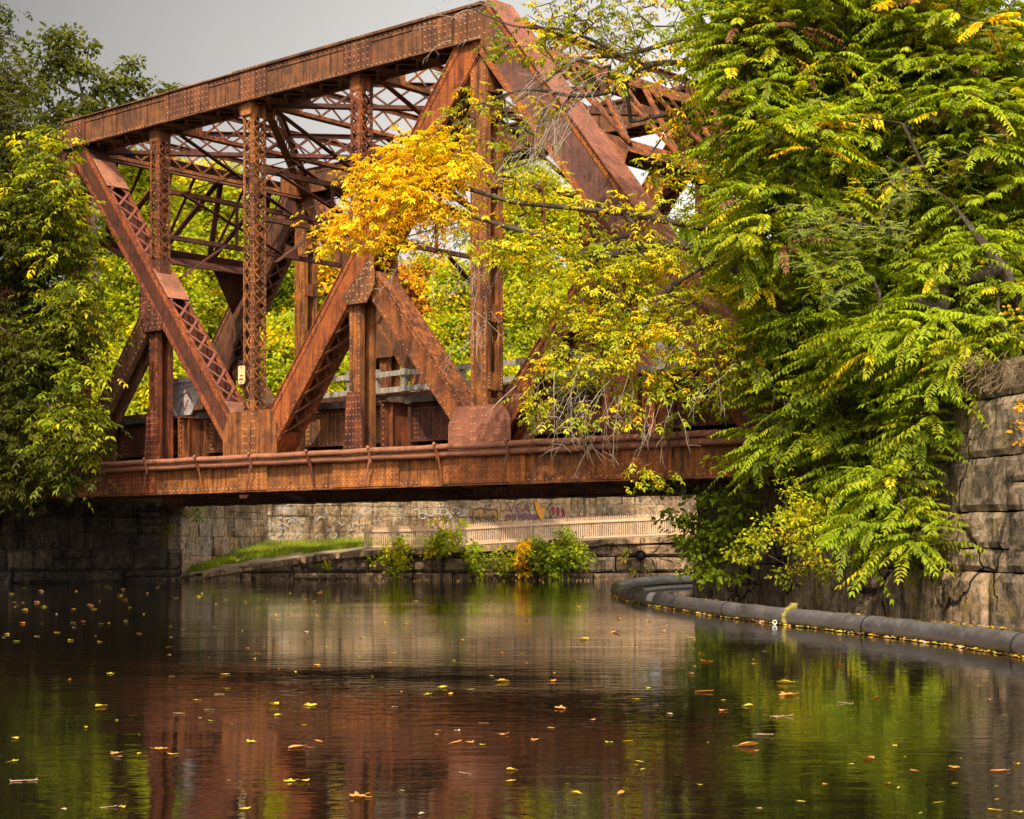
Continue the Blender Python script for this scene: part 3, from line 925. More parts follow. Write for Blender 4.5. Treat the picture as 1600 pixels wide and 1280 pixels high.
mb.prism([np.array([*A0, 1.12]) - na * .2, np.array([*A1, 1.12]) - na * .2, np.array([*A1, 1.12]) - na * 1.2, np.array([*A0, 1.12]) - na * 1.2], (0, 0, .03))
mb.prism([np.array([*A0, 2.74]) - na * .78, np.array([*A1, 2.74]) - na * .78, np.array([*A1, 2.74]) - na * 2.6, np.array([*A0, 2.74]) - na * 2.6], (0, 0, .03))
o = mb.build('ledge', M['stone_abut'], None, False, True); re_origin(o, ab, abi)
for vv in (TW / 2, WB + TW / 2):                                          # bearings
    mb = MB(); u = -3 * PAN - .1
    c = BW(u, vv, 0)
    mb.obox(c + EZ * 2.775, B_U, B_V, EZ, 1.0, 1.0, .07 - .012)
    o = mb.build('bearing_plate', M['rust_dark']); re_origin(o, ab, abi)

# ---- far canal wall: return wall from the abutment, then the long graffiti wall
C1 = (-10.5, 72.5); D1 = (13.0, 88.0); E1 = (60.0, 112.0)
fw = empty('graffiti_wall', (-10.5, 72.5, 0)); fwi = np.array([-10.5, 72.5, 0.0])
tag(fw, 'long pale stone canal wall covered in faded graffiti behind the beige picket fence', 'wall')
cw = [.78, .74, .72, .70, .68, .66, .6]
o, *_ = masonry('return_wall', (-12.3, 63.2), C1, (1, -.2), cw, M['stone_back'], (2.0, 4.5), .03, .010, 14, z0=.1, tone=.12, gap=.014); re_origin(o, fw, fwi)
o, fo, fa, fn = masonry('long_wall', C1, D1, (.5, -1), cw, M['stone_back'], (2.6, 5.5), .020, .008, 15, z0=.3, tone=.12, gap=.012); re_origin(o, fw, fwi)
o, *_ = masonry('long_wall', D1, E1, (.5, -1), cw, M['stone_back'], (2.0, 4.0), .02, .02, 16, z0=.3, tone=.16, gap=.03); re_origin(o, fw, fwi)


def wall_hit(px, py, org, nrm, off):
    """where the sight line of a photo pixel meets a wall's face, off metres in front of it"""
    d = np.array([(px - 800) / F, 1.0, (HZ - py) / F]); e = np.array([0, 0, EYE])
    t = np.dot(np.asarray(org) + nrm * off - e, nrm) / np.dot(d, nrm)
    return e + d * t


def text_on(txt, px, py, hpx, org, nrm, mat, parent, pid, off=.05, name='graffiti', sx=1.0, bold=.0, shear=0):
    p = wall_hit(px, py, org, nrm, off)
    cu = bpy.data.curves.new('lettering', 'FONT'); cu.body = txt; cu.extrude = .004; cu.offset = bold; cu.shear = shear
    h = hpx / F * p[1] * 1.38
    cu.size = h; cu.align_x = 'CENTER'
    tmp = bpy.data.objects.new('lettering', cu); col.objects.link(tmp)
    bpy.context.view_layer.update()
    me = bpy.data.meshes.new_from_object(tmp.evaluated_get(bpy.context.evaluated_depsgraph_get()))
    bpy.data.objects.remove(tmp)
    xa = np.cross(EZ, nrm)                                               # text runs left to right seen from the front
    mtx = Matrix(((xa[0] * sx, 0, nrm[0], 0), (xa[1] * sx, 0, nrm[1], 0), (0, 1, 0, 0), (0, 0, 0, 1)))
    me.transform(mtx); me.transform(Matrix.Translation(Vector(p) - Vector(pid)))
    me.materials.clear(); me.materials.append(mat)
    o = bpy.data.objects.new(name, me); col.objects.link(o); o.parent = parent
    return o


def strokes(name, lines, org, nrm, mat, parent, pid, wpx=2.0, off=.05):
    mb = MB(); k = 0
    for ln in lines:
        pts = [wall_hit(x, y, org, nrm, off + .002 * (k % 5)) for x, y in ln]; k += 1
        w = wpx / F * pts[0][1]
        for a_, b_ in zip(pts[:-1], pts[1:]):
            mb.bar(a_, b_ + unit(b_ - a_) * w * .3, w, .006, nrm)
    o = mb.build(name, mat); re_origin(o, parent, pid); return o


def blob_paint(name, pts, org, nrm, mat, parent, pid, off=.05):
    mb = MB()
    mb.prism([wall_hit(x, y, org, nrm, off) for x, y in pts], nrm * .006)
    o = mb.build(name, mat); re_origin(o, parent, pid); return o


PW = {k: paint(k, c) for k, c in dict(purple_paint=(.16, .08, .13), faded_white_paint=(.50, .46, .40), orange_paint=(.62, .27, .05), maroon_paint=(.22, .045, .04), brown_paint=(.14, .07, .03), grey_blue_paint=(.24, .27, .32), dim_grey_paint=(.20, .19, .18), rose_paint=(.33, .15, .12), ochre_paint=(.38, .20, .06)).items()}
fo3 = np.array([*C1, 0.0])
text_on('ROTDOE', 815, 812, 9, fo3, fn, PW['purple_paint'], fw, fwi, .06, sx=1.15, bold=.012)
text_on('VEA', 811, 801, 15, fo3, fn, PW['purple_paint'], fw, fwi, .05, sx=1.2, bold=-.004)
blob_paint('graffiti', [(835, 784), (842, 783), (845, 795), (852, 793), (850, 804), (848, 813), (843, 809), (838, 798)], fo3, fn, PW['orange_paint'], fw, fwi, .055)
for q in ([(859, 794), (864, 790), (867, 793), (867, 805), (863, 806)], [(869, 792), (873, 792), (875, 797), (874, 808), (870, 807), (868, 800)], [(876, 792), (881, 795), (884, 801), (883, 808), (878, 808), (876, 800)]):
    xm = sum(x for x, _ in q) / len(q); ym = sum(y for _, y in q) / len(q)
    blob_paint('graffiti', [(xm + (x - xm) * 1.28, ym + (y - ym) * 1.14) for x, y in q], fo3, fn, PW['faded_white_paint'], fw, fwi, .050)
    blob_paint('graffiti', q, fo3, fn, PW['maroon_paint'], fw, fwi, .062)
strokes('graffiti', [[(738, 796), (740, 815)], [(740, 797), (752, 794), (764, 797), (776, 796), (778, 812)], [(745, 814), (746, 808), (750, 808), (751, 815)], [(757, 813), (760, 807), (764, 814)], [(768, 815), (769, 806), (773, 806)]], fo3, fn, PW['brown_paint'], fw, fwi, 2.2, .05)
blob_paint('graffiti', [(742, 798), (746, 797), (747, 805), (743, 806)], fo3, fn, PW['ochre_paint'], fw, fwi, .045)
blob_paint('graffiti', [(749, 797), (754, 797), (754, 806), (749, 806)], fo3, fn, PW['ochre_paint'], fw, fwi, .045)
blob_paint('graffiti', [(770, 799), (776, 799), (777, 810), (771, 806)], fo3, fn, PW['ochre_paint'], fw, fwi, .045)
sc1 = []
rs = random.Random(21)
for cx, cy, r in ((672, 801, 7), (683, 799, 6), (693, 800, 7), (700, 806, 5), (712, 798, 7), (650, 800, 6), (660, 806, 6), (722, 802, 6)):
    sc1.append([(cx + r * math.cos(t * .8 + cx) * 1.0, cy + r * .75 * math.sin(t * .8 + cx)) for t in range(rs.randint(5, 8))])
strokes('graffiti', sc1, fo3, fn, PW['faded_white_paint'], fw, fwi, 1.3, .05)
for lo, hi, n_, pm in ((430, 565, 26, 'faded_white_paint'), (445, 620, 16, 'grey_blue_paint'), (885, 990, 18, 'rose_paint'), (890, 1000, 8, 'faded_white_paint')):
    sc2 = []
    for _ in range(n_):
        cx, cy = rs.uniform(lo, hi), rs.uniform(799, 846 if hi < 700 else 812); r = rs.uniform(2, 6); ph = rs.uniform(0, 6)
        sc2.append([(cx + r * 1.1 * math.cos(t * rs.uniform(.5, 1.1) + ph), cy + r * math.sin(t * .7 + ph)) for t in range(rs.randint(3, 7))])
    strokes('graffiti', sc2, fo3, fn, PW[pm], fw, fwi, .8, .05)
ro = np.array([-12.3, 63.2, 0]); rn = unit(np.cross(unit(np.array([C1[0] + 12.3, C1[1] - 63.2, 0])), EZ))
sc2 = []
for _ in range(34):
    cx, cy = rs.uniform(300, 405), rs.uniform(808, 866); r = rs.uniform(2, 7); ph = rs.uniform(0, 6)
    sc2.append([(cx + r * .8 * math.cos(t * .8 + ph), cy + r * math.sin(t * .7 + ph)) for t in range(rs.randint(3, 7))])
strokes('graffiti', sc2, ro, rn, PW['grey_blue_paint'], fw, fwi, .9, .05)
ao = np.array([*A0, 0]) - na * .75
text_on('SER', 71, 848, 15, ao, na, PW['dim_grey_paint'], ab, abi, .07, sx=1.5, bold=-.015)

# ---- low retaining wall along the far edge of the water, its top climbing to the right
Q0, Q1 = (-12.4, 63.3), (26.0, 63.0)


def low_top(s):
    x = Q0[0] + s * (Q1[0] - Q0[0]) / 38.4
    px = 800 + x / 64.0 * F
    return float(np.interp(px, [285, 330, 430, 500, 560, 700, 920, 1130, 1900], [.12, .25, .62, .86, 1.05, 1.12, 1.42, 1.62, 1.9]))


lw = empty('retaining_wall', (0, 63.1, 0)); lwi = np.array([0, 63.1, 0.0])
tag(lw, 'low dark stone retaining wall along far water edge below the picket fence', 'wall')
o, *_ = masonry('wall_face', Q0, Q1, (0, -1), [.62, .58, .5, .5, .45], M['stone_low'], (1.3, 3.4), .06, .08, 23, ztop=lambda s: low_top(s), tone=.3, gap=.05, deep=.5); re_origin(o, lw, lwi)
mb = MB()
for i in range(60):
    x0, x1 = -11.6 + i * .62, -11.6 + i * .62 + .6
    mb.prism([(x0, 63.35, -.3), (x1, 63.35, -.3), (x1, 63.35, low_top(x1 + 12.4) - .45), (x0, 63.35, low_top(x0 + 12.4) - .45)], (0, .25, 0))
o = mb.build('core', M['joint']); re_origin(o, lw, lwi)
mb = MB(); rc_ = random.Random(6); x = -11.5
while x < 25.5:                                                          # sloping coping slabs
    x1 = x + rc_.uniform(1.1, 2.3); t_ = rc_.uniform(.85, 1.25); dz = rc_.uniform(-.02, .02)
    za, zb_ = low_top(x + 12.4) + dz, low_top(x1 + 12.4) + dz
    yf = 63.0 + rc_.uniform(-.05, .08)
    mb.prism([(x + .012, yf, za - .16), (x1 - .012, yf, zb_ - .16), (x1 - .012, yf, zb_ + .055), (x + .012, yf, za + .055)], (0, .75, 0), (1.15 * t_, 1.1 * t_, 1.05 * t_))
    x = x1
o = mb.build('coping', M['stone_low'], None, False, True); re_origin(o, lw, lwi)

# ---- terrace of grass and path behind it
vs, fs, n1, n2 = [], [], 70, 12


def back_y(x):
    if x < -10.5: return float(np.interp(x, [-12.4, -10.5], [63.4, 72.4]))
    return float(np.interp(x, [-10.5, 13, 60], [72.4, 87.9, 111]))


def terrace_z(x, f):
    zt = low_top(x + 12.4)
    bz = float(np.interp(x, [-12.4, -11.5, -10.5, -9, -4, 10, 30], [.22, .66, 1.16, 1.2, 1.4, 1.8, 2.1]))
    return zt + .03 + (max(bz, zt + .1) - zt) * min(1, f * 1.15) ** .8


def strip(name, xa, xb, fa_, fb_, mat, lift):
    vs, fs = [], []
    for i in range(n1 + 1):
        x = xa + (xb - xa) * i / n1
        y0, y1 = 63.28, back_y(x) + .1
        for j in range(n2 + 1):
            f = fa_ + (fb_ - fa_) * j / n2
            vs.append((x, y0 + (y1 - y0) * f, terrace_z(x, f) + lift + .015 * nz(x * 3, f * 9)))
    for i in range(n1):
        for j in range(n2):
            q = i * (n2 + 1) + j
            fs.append((q, q + n2 + 1, q + n2 + 2, q + 1))
    mb = MB(); mb.add(vs, fs); o = mb.build(name, mat, None, True)
    return tag(o, kind='structure')


strip('towpath', -12.35, 25.9, 0, 1, M['soil'], 0)
# grass blades on the slope left of the fence
gb = []
rg = np.random.default_rng(3)
N = 26000
gx = rg.uniform(-12.1, -3.2, N); gf = rg.uniform(0, 1, N)
keep = (np.sin(gx * 2.9 + 1) * np.cos(gf * 9) + .6 * np.sin(gx * 6.3 - gf * 17) > -1.0 + .5 * rg.random(N)) & (gf > np.interp(gx, [-12.1, -10.5, -9.2, -7, -4], [.10, .16, .22, .30, .16]) + .05 * np.sin(gx * 5)) & (gf < .98) & (rg.random(N) < np.interp(gf, [0, .25, .4], [.3, .8, 1]))
gx, gf = gx[keep], gf[keep]
gy = np.array([63.28 + (back_y(x) - 63.28) * f for x, f in zip(gx, gf)])
gz = np.array([terrace_z(x, f) for x, f in zip(gx, gf)])
n_ = len(gx)
hgt = rg.uniform(.08, .22, n_) * np.where(gf > .85, 1.5, 1)
an = rg.uniform(0, np.pi, n_); wv = np.stack([np.cos(an), np.sin(an), 0 * an], 1) * .022
base = np.stack([gx, gy, gz], 1)
tip = base + np.stack([rg.normal(0, .05, n_), rg.normal(0, .05, n_), hgt], 1)
mid = (base + tip) / 2 + np.stack([rg.normal(0, .01, n_)] * 3, 1)
V = np.stack([base - wv, base + wv, tip + wv * .1, tip - wv * .1], 1).reshape(-1, 3)
Q = np.arange(n_ * 4).reshape(-1, 4)
gc = np.array([.19, .25, .025]) * rg.uniform(.65, 1.3, (n_, 1)) * (1 + .25 * np.sin(gx * 2.3 + gy * 1.1))[:, None] + np.array([.16, .08, .01]) * ((rg.random(n_) ** 2) * (.6 + .6 * np.sin(gx * 3.1 - gy * .9)).clip(0, 1))[:, None]
tag(np_mesh('grass', V, Q, M['leaf'], None, np.repeat(gc, 4, 0)), 'short bright green grass on the far bank slope', 'grass', kind='stuff')

# ---- beige picket fence along the path
fx0, fx1, fy = (570 - 800) / F * 64.6, (1150 - 800) / F * 64.6, 64.6
fe = empty('picket_fence', (fx0, fy, 0)); fei = np.array([fx0, fy, 0])
tag(fe, 'beige metal picket fence along the path above the retaining wall', 'fence')


def fz(x): return low_top(x + 12.4) + .10


npan = 11
for i in range(npan + 1):
    x = fx0 + (fx1 - fx0) * i / npan; z = fz(x)
    mb = MB()
    mb.box(x - .03, x + .03, fy - .06, fy - .01, z - .12, z + .80)
    o = mb.build('post', M['fence'] if i == 0 else M['fence_post']); re_origin(o, fe, fei)
    if i < npan:
        xb = fx0 + (fx1 - fx0) * (i + 1) / npan
        mb = MB(); m = 18
        for k in range(m):
            xk = x + (xb - x) * (k + .5) / m; zk = fz(xk)
            mb.box(xk - .019, xk + .019, fy - .010, fy + .012, zk - .02, zk + .80)
            mb.prism([(xk - .019, fy - .010, zk + .801), (xk + .019, fy - .010, zk + .801), (xk, fy - .010, zk + .86)][::-1], (0, .022, 0))
        o = mb.build('picket_panel', M['fence']); re_origin(o, fe, fei)
        mb = MB()
        for dz, hh in ((.66, .10), (.06, .06)):
            mb.bar((x + .002, fy - .045, fz(x) + dz), (xb - .002, fy - .045, fz(xb) + dz), .045, hh)
        o = mb.build('rail', M['fence']); re_origin(o, fe, fei)

# ---- drain pipe mouth
mb = MB()
dp = P(1001, 868, 62.95)
mb.tube([dp + np.array([0, -.10, 0]), dp + np.array([0, .5, .03])], .19, 14, caps=False)
mb.tube([dp + np.array([0, .5, .03]), dp + np.array([0, -.03, 0])], .155, 14, caps=True)
tag(mb.build('drain_pipe', M['iron_dark'], None, True), 'dark round drain pipe mouth in far retaining wall', 'pipe')

# ---- ground, canal bed, water
def slab(name, poly, z, mat):
    mb = MB()
    mb.prism([(x, y, z) for x, y in poly], (0, 0, -1.5)) if False else None
    n = len(poly)
    v = [(x, y, z) for x, y in poly] + [(x, y, -1.8) for x, y in poly]
    mb.add(v, [tuple(range(n))] + [(i, n + i, n + (i + 1) % n, (i + 1) % n) for i in range(n)])
    return tag(mb.build(name, mat), kind='structure')


mb = MB(); mb.add([(-3000, -3000, -1.7), (3000, -3000, -1.7), (3000, 3000, -1.7), (-3000, 3000, -1.7)], [(0, 1, 2, 3)])
tag(mb.build('ground', M['bed']), kind='structure')
mb = MB(); mb.add([(-90, -60, 0), (90, -60, 0), (90, 118, 0), (-90, 118, 0)], [(0, 1, 2, 3)])
tag(mb.build('water', M['water']), kind='structure')
slab('far_bank', [(-12.9, 63.0), (-10.9, 72.9), (12.6, 88.5), (60, 112.5), (2500, 800), (2500, 2600), (-2500, 2600), (-2500, 800), (-60, 75)], 4.75, M['ground'])
slab('left_bank', [(-26.6, 48.2), (-14.6, 61.5), (-13.4, 63.2), (-60, 75), (-2500, 800), (-2500, -600), (-40, -60), (-33, 20)], 3.9, M['ground'])
slab('right_bank', [(11.1, 16.6), (8.8, 26.9), (7.2, 33.4), (18, 40), (60, 60), (2500, 300), (2500, -600), (16, -60)], 4.3, M['ground'])
slab('bridge_end_ground', [(7.0, 34.4), (5.5, 44.4), (15.2, 51.8), (40, 56), (60, 60), (18, 40)], 2.0, M['ground'])

# ---- floating boom
wl = [(2900, 1240), (2400, 1160), (2000, 1096), (1800, 1063), (1700, 1046), (1640, 1034), (1600, 1027.5), (1520, 1014), (1450, 1004), (1340, 990), (1240, 978), (1140, 965.5), (1060, 953), (1010, 944.5), (978, 937.5), (960, 931), (957, 926), (965, 921.5), (990, 916.5), (1030, 913), (1080, 911), (1130, 910), (1180, 909.5), (1240, 909)]
pts = [W(*p) for p in wl]


def smooth(pts, n):
    pts = [np.asarray(p, float) for p in pts]; out = []
    for i in range(len(pts) - 1):
        p0, p1, p2, p3 = pts[max(i - 1, 0)], pts[i], pts[i + 1], pts[min(i + 2, len(pts) - 1)]
        for k in range(n):
            t = k / n
            out.append(.5 * ((2 * p1) + (-p0 + p2) * t + (2 * p0 - 5 * p1 + 4 * p2 - p3) * t * t + (-p0 + 3 * p1 - 3 * p2 + p3) * t ** 3))
    out.append(pts[-1]); return out


path = smooth(pts, 10)
bo = empty('floating_boom', W(1240, 978)); boi = np.array(W(1240, 978))
tag(bo, 'long black rubber boom floating in a curve along the right wall', 'boom')
BR = .165
mb = MB()
cen = []
for i, p in enumerate(path):
    t = unit(path[min(i + 1, len(path) - 1)] - path[max(i - 1, 0)]); s = np.cross(t, EZ)
    if s[1] < 0 and i < 95: s = s
    away = s if np.dot(s, np.array([.6, .8, 0])) > 0 else -s
    cen.append(p + away * .12 + EZ * (.115 + .003 * math.sin(i * .9)))
mb.tube(cen, [BR + .004 * math.sin(i * 1.37) + .002 * math.sin(i * 3.1) for i in range(len(cen))], 18)
o = mb.build('tube', M['boom'], None, True); re_origin(o, bo, boi)


def band(i, wdt, mat, r=BR + .016, name='band'):
    t = unit(cen[i + 1] - cen[i]); mb = MB()
    mb.tube([cen[i] - t * wdt / 2, cen[i] + t * wdt / 2], r, 18)
    o = mb.build(name, mat, None, True); re_origin(o, bo, boi); return o


def near_i(px): return min(range(0, 155), key=lambda i: abs(800 + cen[i][0] / cen[i][1] * F - px) + (60 if cen[i][1] > 50 else 0))


for px in (1600, 1365, 1145, 1000): band(near_i(px), .05, M['boom_band'])
for px in (975, 990): band(near_i(px), .03, M['boom_band'])
i0 = near_i(1028)
t = unit(cen[i0 + 1] - cen[i0]); s = unit(np.cross(t, EZ)); s = s if s[1] < 0 else -s
mb = MB()
vs, fs = [], []
for a_ in range(9):
    an = math.radians(-10 + a_ * 10)
    for e in (-.34, .34): vs.append(cen[i0] + t * e + (s * math.cos(an) + EZ * math.sin(an)) * (BR + .014))
for a_ in range(8): fs.append((a_ * 2, a_ * 2 + 1, a_ * 2 + 3, a_ * 2 + 2))
mb.add(vs, fs)
o = mb.build('label_patch', M['white_patch']); re_origin(o, bo, boi)
i1 = near_i(1242)
t = unit(cen[i1 + 1] - cen[i1]); s = unit(np.cross(t, EZ)); s = s if s[1] < 0 else -s
mb = MB()
mb.tube([cen[i1] + (s * math.cos(x) + EZ * math.sin(x)) * (BR + .02) for x in np.linspace(-1.0, 1.75, 16)], [.045 + .01 * math.sin(k * 2.1) for k in range(16)], 7)
mb.tube([cen[i1] + EZ * (BR - .02), cen[i1] + EZ * (BR + .09)], .07, 7)
o = mb.build('strap', M['strap'], None, True); re_origin(o, bo, boi)
mb = MB(); rc = cen[i1] + s * (BR + .05) - t * .11 - EZ * .07
if t[0] < 0: rc = cen[i1] + s * (BR + .05) + t * .0 - EZ * .07 + np.array([-.12, 0, 0])
mb.tube([rc + np.array([math.cos(x) * .034, 0, math.sin(x) * .034]) for x in np.linspace(0, 2 * math.pi, 15)], .009, 6)
o = mb.build('mooring_ring', M['ring'], None, True); re_origin(o, bo, boi)
# slack inner length of boom
ip = smooth([W(1002, 926), W(1030, 922), W(1070, 919.5), W(1120, 917.5), W(1180, 916)], 8)
mb = MB(); mb.tube([p + EZ * .02 for p in ip], .085, 12)
tag(mb.build('boom_hose', M['boom'], None, True), 'thinner black hose floating inside the curve of the boom', 'hose')
# ================================================================ foliage
def nrm_(a): return a / np.maximum(np.linalg.norm(a, axis=-1, keepdims=True), 1e-9)


GREEN_D, GREEN, GREEN_Y = (.074, .090, .010), (.185, .240, .012), (.35, .365, .013)
LIME, YELLOW, GOLD, ORANGE = (.275, .345, .014), (.66, .53, .013), (.80, .50, .012), (.64, .30, .015)
RUSTY, PALE, OLIVE, BROWN = (.34, .13, .04), (.25, .31, .085), (.14, .145, .014), (.22, .11, .05)


def pick(pal, n, rng):
    cols = np.array([c for c, _ in pal]); w = np.array([x for _, x in pal], float); w /= w.sum()
    return cols[rng.choice(len(cols), n, p=w)]


class Leaves:
    def __init__(s): s.V, s.Q, s.C, s.n = [], [], [], 0

    def put(s, V, Q, C):
        s.V.append(V); s.Q.append(Q + s.n); s.C.append(C); s.n += len(V)

    def leaf(s, pos, ax, nr, ln, wd, colr, fine=True):
        """leaf blades: folded along the midrib, six points each (four when fine is False)"""
        pos, ax, nr = (np.asarray(t, float) for t in (pos, ax, nr))
        ax = nrm_(ax); sd = nrm_(np.cross(ax, nr)); nr = np.cross(sd, ax)
        ln = np.broadcast_to(np.asarray(ln, float), (len(pos),))[:, None]; wd = np.broadcast_to(np.asarray(wd, float), (len(pos),))[:, None]
        n = len(pos)
        if fine:
            T = [(0, 0, 0), (.30, .50, .10), (.66, .36, .05), (1, 0, -.10), (.66, -.36, .05), (.30, -.50, .10)]
            q = np.array([[0, 5, 4, 3], [0, 3, 2, 1]])
        else:
            T = [(0, 0, 0), (.42, .5, .05), (1, 0, -.06), (.42, -.5, .05)]
            q = np.array([[0, 3, 2, 1]])
        k = len(T)
        V = np.stack([pos + ax * ln * a + sd * wd * b + nr * ln * c for a, b, c in T], 1).reshape(-1, 3)
        Q = (np.arange(n)[:, None, None] * k + q[None]).reshape(-1, 4)
        s.put(V, Q, np.repeat(colr, k, 0))

    def compound(s, base, d, L, pairs, ll, lw, colr, rng, droop=.35, first=.18, stalk=.010, jit=.12, stalk_c=(.16, .10, .03), fine=True, hang=.35):
        n = len(base)
        d = nrm_(d); L = np.broadcast_to(np.asarray(L, float), (n,))
        t = np.linspace(first, 1, pairs)
        z = np.array([0, 0, 1.])
        def pt(tt): return base[:, None] + L[:, None, None] * (d[:, None] * tt[None, :, None] - z * (droop * tt ** 2)[None, :, None])
        p = pt(t)
        tan = nrm_(d[:, None] - z * (2 * droop * t)[None, :, None])
        side = nrm_(np.cross(tan, z) + rng.normal(0, .02, tan.shape))
        prof = .62 + .38 * np.sin(np.pi * np.clip((t - first) / (1 - first), 0, 1) * .85 + .25)
        for sg in (-1, 1):
            ax = tan * .50 + side * sg * .85 - z * (hang * rng.uniform(.5, 1.5, (n, 1, 1))) + rng.normal(0, jit, tan.shape)
            nr = np.cross(side, tan) + side * sg * .25 + rng.normal(0, jit, tan.shape)
            ln = (ll * prof[None] * rng.uniform(.85, 1.12, (n, pairs)))
            cc = np.repeat(colr[:, None], pairs, 1) * rng.uniform(.86, 1.14, (n, pairs, 1))
            s.leaf(p.reshape(-1, 3), ax.reshape(-1, 3), nr.reshape(-1, 3), ln.ravel(), ln.ravel() * lw / ll, cc.reshape(-1, 3), fine)
        s.leaf(p[:, -1], tan[:, -1] + rng.normal(0, .1, d.shape), np.cross(side[:, -1], tan[:, -1]), ll * .9, lw * .9, colr, fine)
        if stalk:
            ts = np.linspace(0, 1, 5); ps = pt(ts); sd = nrm_(np.cross(d, z))[:, None] * stalk
            V = np.stack([ps - sd, ps + sd], 2).reshape(n, -1, 3)
            q = np.array([[2 * i, 2 * i + 1, 2 * i + 3, 2 * i + 2] for i in range(4)])
            s.put(V.reshape(-1, 3), (np.arange(n)[:, None, None] * 10 + q[None]).reshape(-1, 4), np.tile(np.array(stalk_c), (n * 10, 1)))

    def build(s, name, mat, parent, org):
        V = np.concatenate(s.V) - np.asarray(org); Q = np.concatenate(s.Q); C = np.clip(np.concatenate(s.C), 0, .9)
        return np_mesh(name, V, Q, mat, parent, C)


def blob_tips(bl, rng, dens, area):
    """points through an ellipsoid crown lobe, thicker towards its skin"""
    px, py, d, rx, ry, rd = bl[:6]
    k = bl[6] if len(bl) > 6 and bl[6] is not None else 1.0
    n = max(3, int(dens * k * math.pi * rx * ry * (d / 30.0) ** 2 / area))
    c = P(px, py, d)
    u = nrm_(rng.normal(0, 1, (n, 3))) * (rng.random((n, 1)) ** (1 / 2.4))
    R = np.array([rx / F * d, rd, ry / F * d])
    return c + u * R, u


def skeleton(mb, trunk, tips, rng, r_tip=.012, r_max=.3, sag=.04, sides=5, rexp=.5, along=.35):
    """limbs: every tip joins the nearest node that lies closer to the trunk; radii by the number of tips carried"""
    nodes = [np.asarray(p, float) for p in trunk]; par = [-1] + list(range(len(trunk) - 1))
    tp = np.array(trunk)
    dist = np.array([np.min(np.linalg.norm(tp - t, axis=1)) for t in tips])
    isl = [False] * len(nodes)
    arr = np.zeros((len(trunk) + 3 * len(tips) + 5, 3)); arr[:len(trunk)] = tp; cnt = len(trunk)
    for i in np.argsort(dist):
        t = tips[i]
        dd = np.linalg.norm(arr[:cnt] - t, axis=1) + along * np.maximum(0, arr[:cnt, 2] - t[2])
        j = int(np.argmin(dd))
        p = arr[j].copy()
        D = np.linalg.norm(t - p)
        prev = j
        m = 2 if D > 1.2 else 1
        for k in range(1, m + 1):
            f = k / m
            q = p + (t - p) * f
            if k < m: q = q + rng.normal(0, sag * D, 3) + np.array([0, 0, sag * D])
            arr[cnt] = q; par.append(prev); prev = cnt; cnt += 1
    load = np.zeros(cnt)
    hasch = np.zeros(cnt, bool)
    for i in range(cnt - 1, 0, -1):
        if not hasch[i]: load[i] += 1
        load[par[i]] += load[i]; hasch[par[i]] = True
    if cnt: load[0] = max(load[0], 1)
    rad = np.minimum(r_tip * np.maximum(load, 1) ** rexp, r_max)
    for i in range(1, cnt):
        j = par[i]
        r0 = min(rad[j], rad[i] * 1.35) if j >= len(trunk) else (rad[j] if i < len(trunk) else rad[i] * 1.25)
        mb.tube([arr[j], arr[i]], [r0, rad[i]], sides if rad[i] > .03 else 4, caps=False)


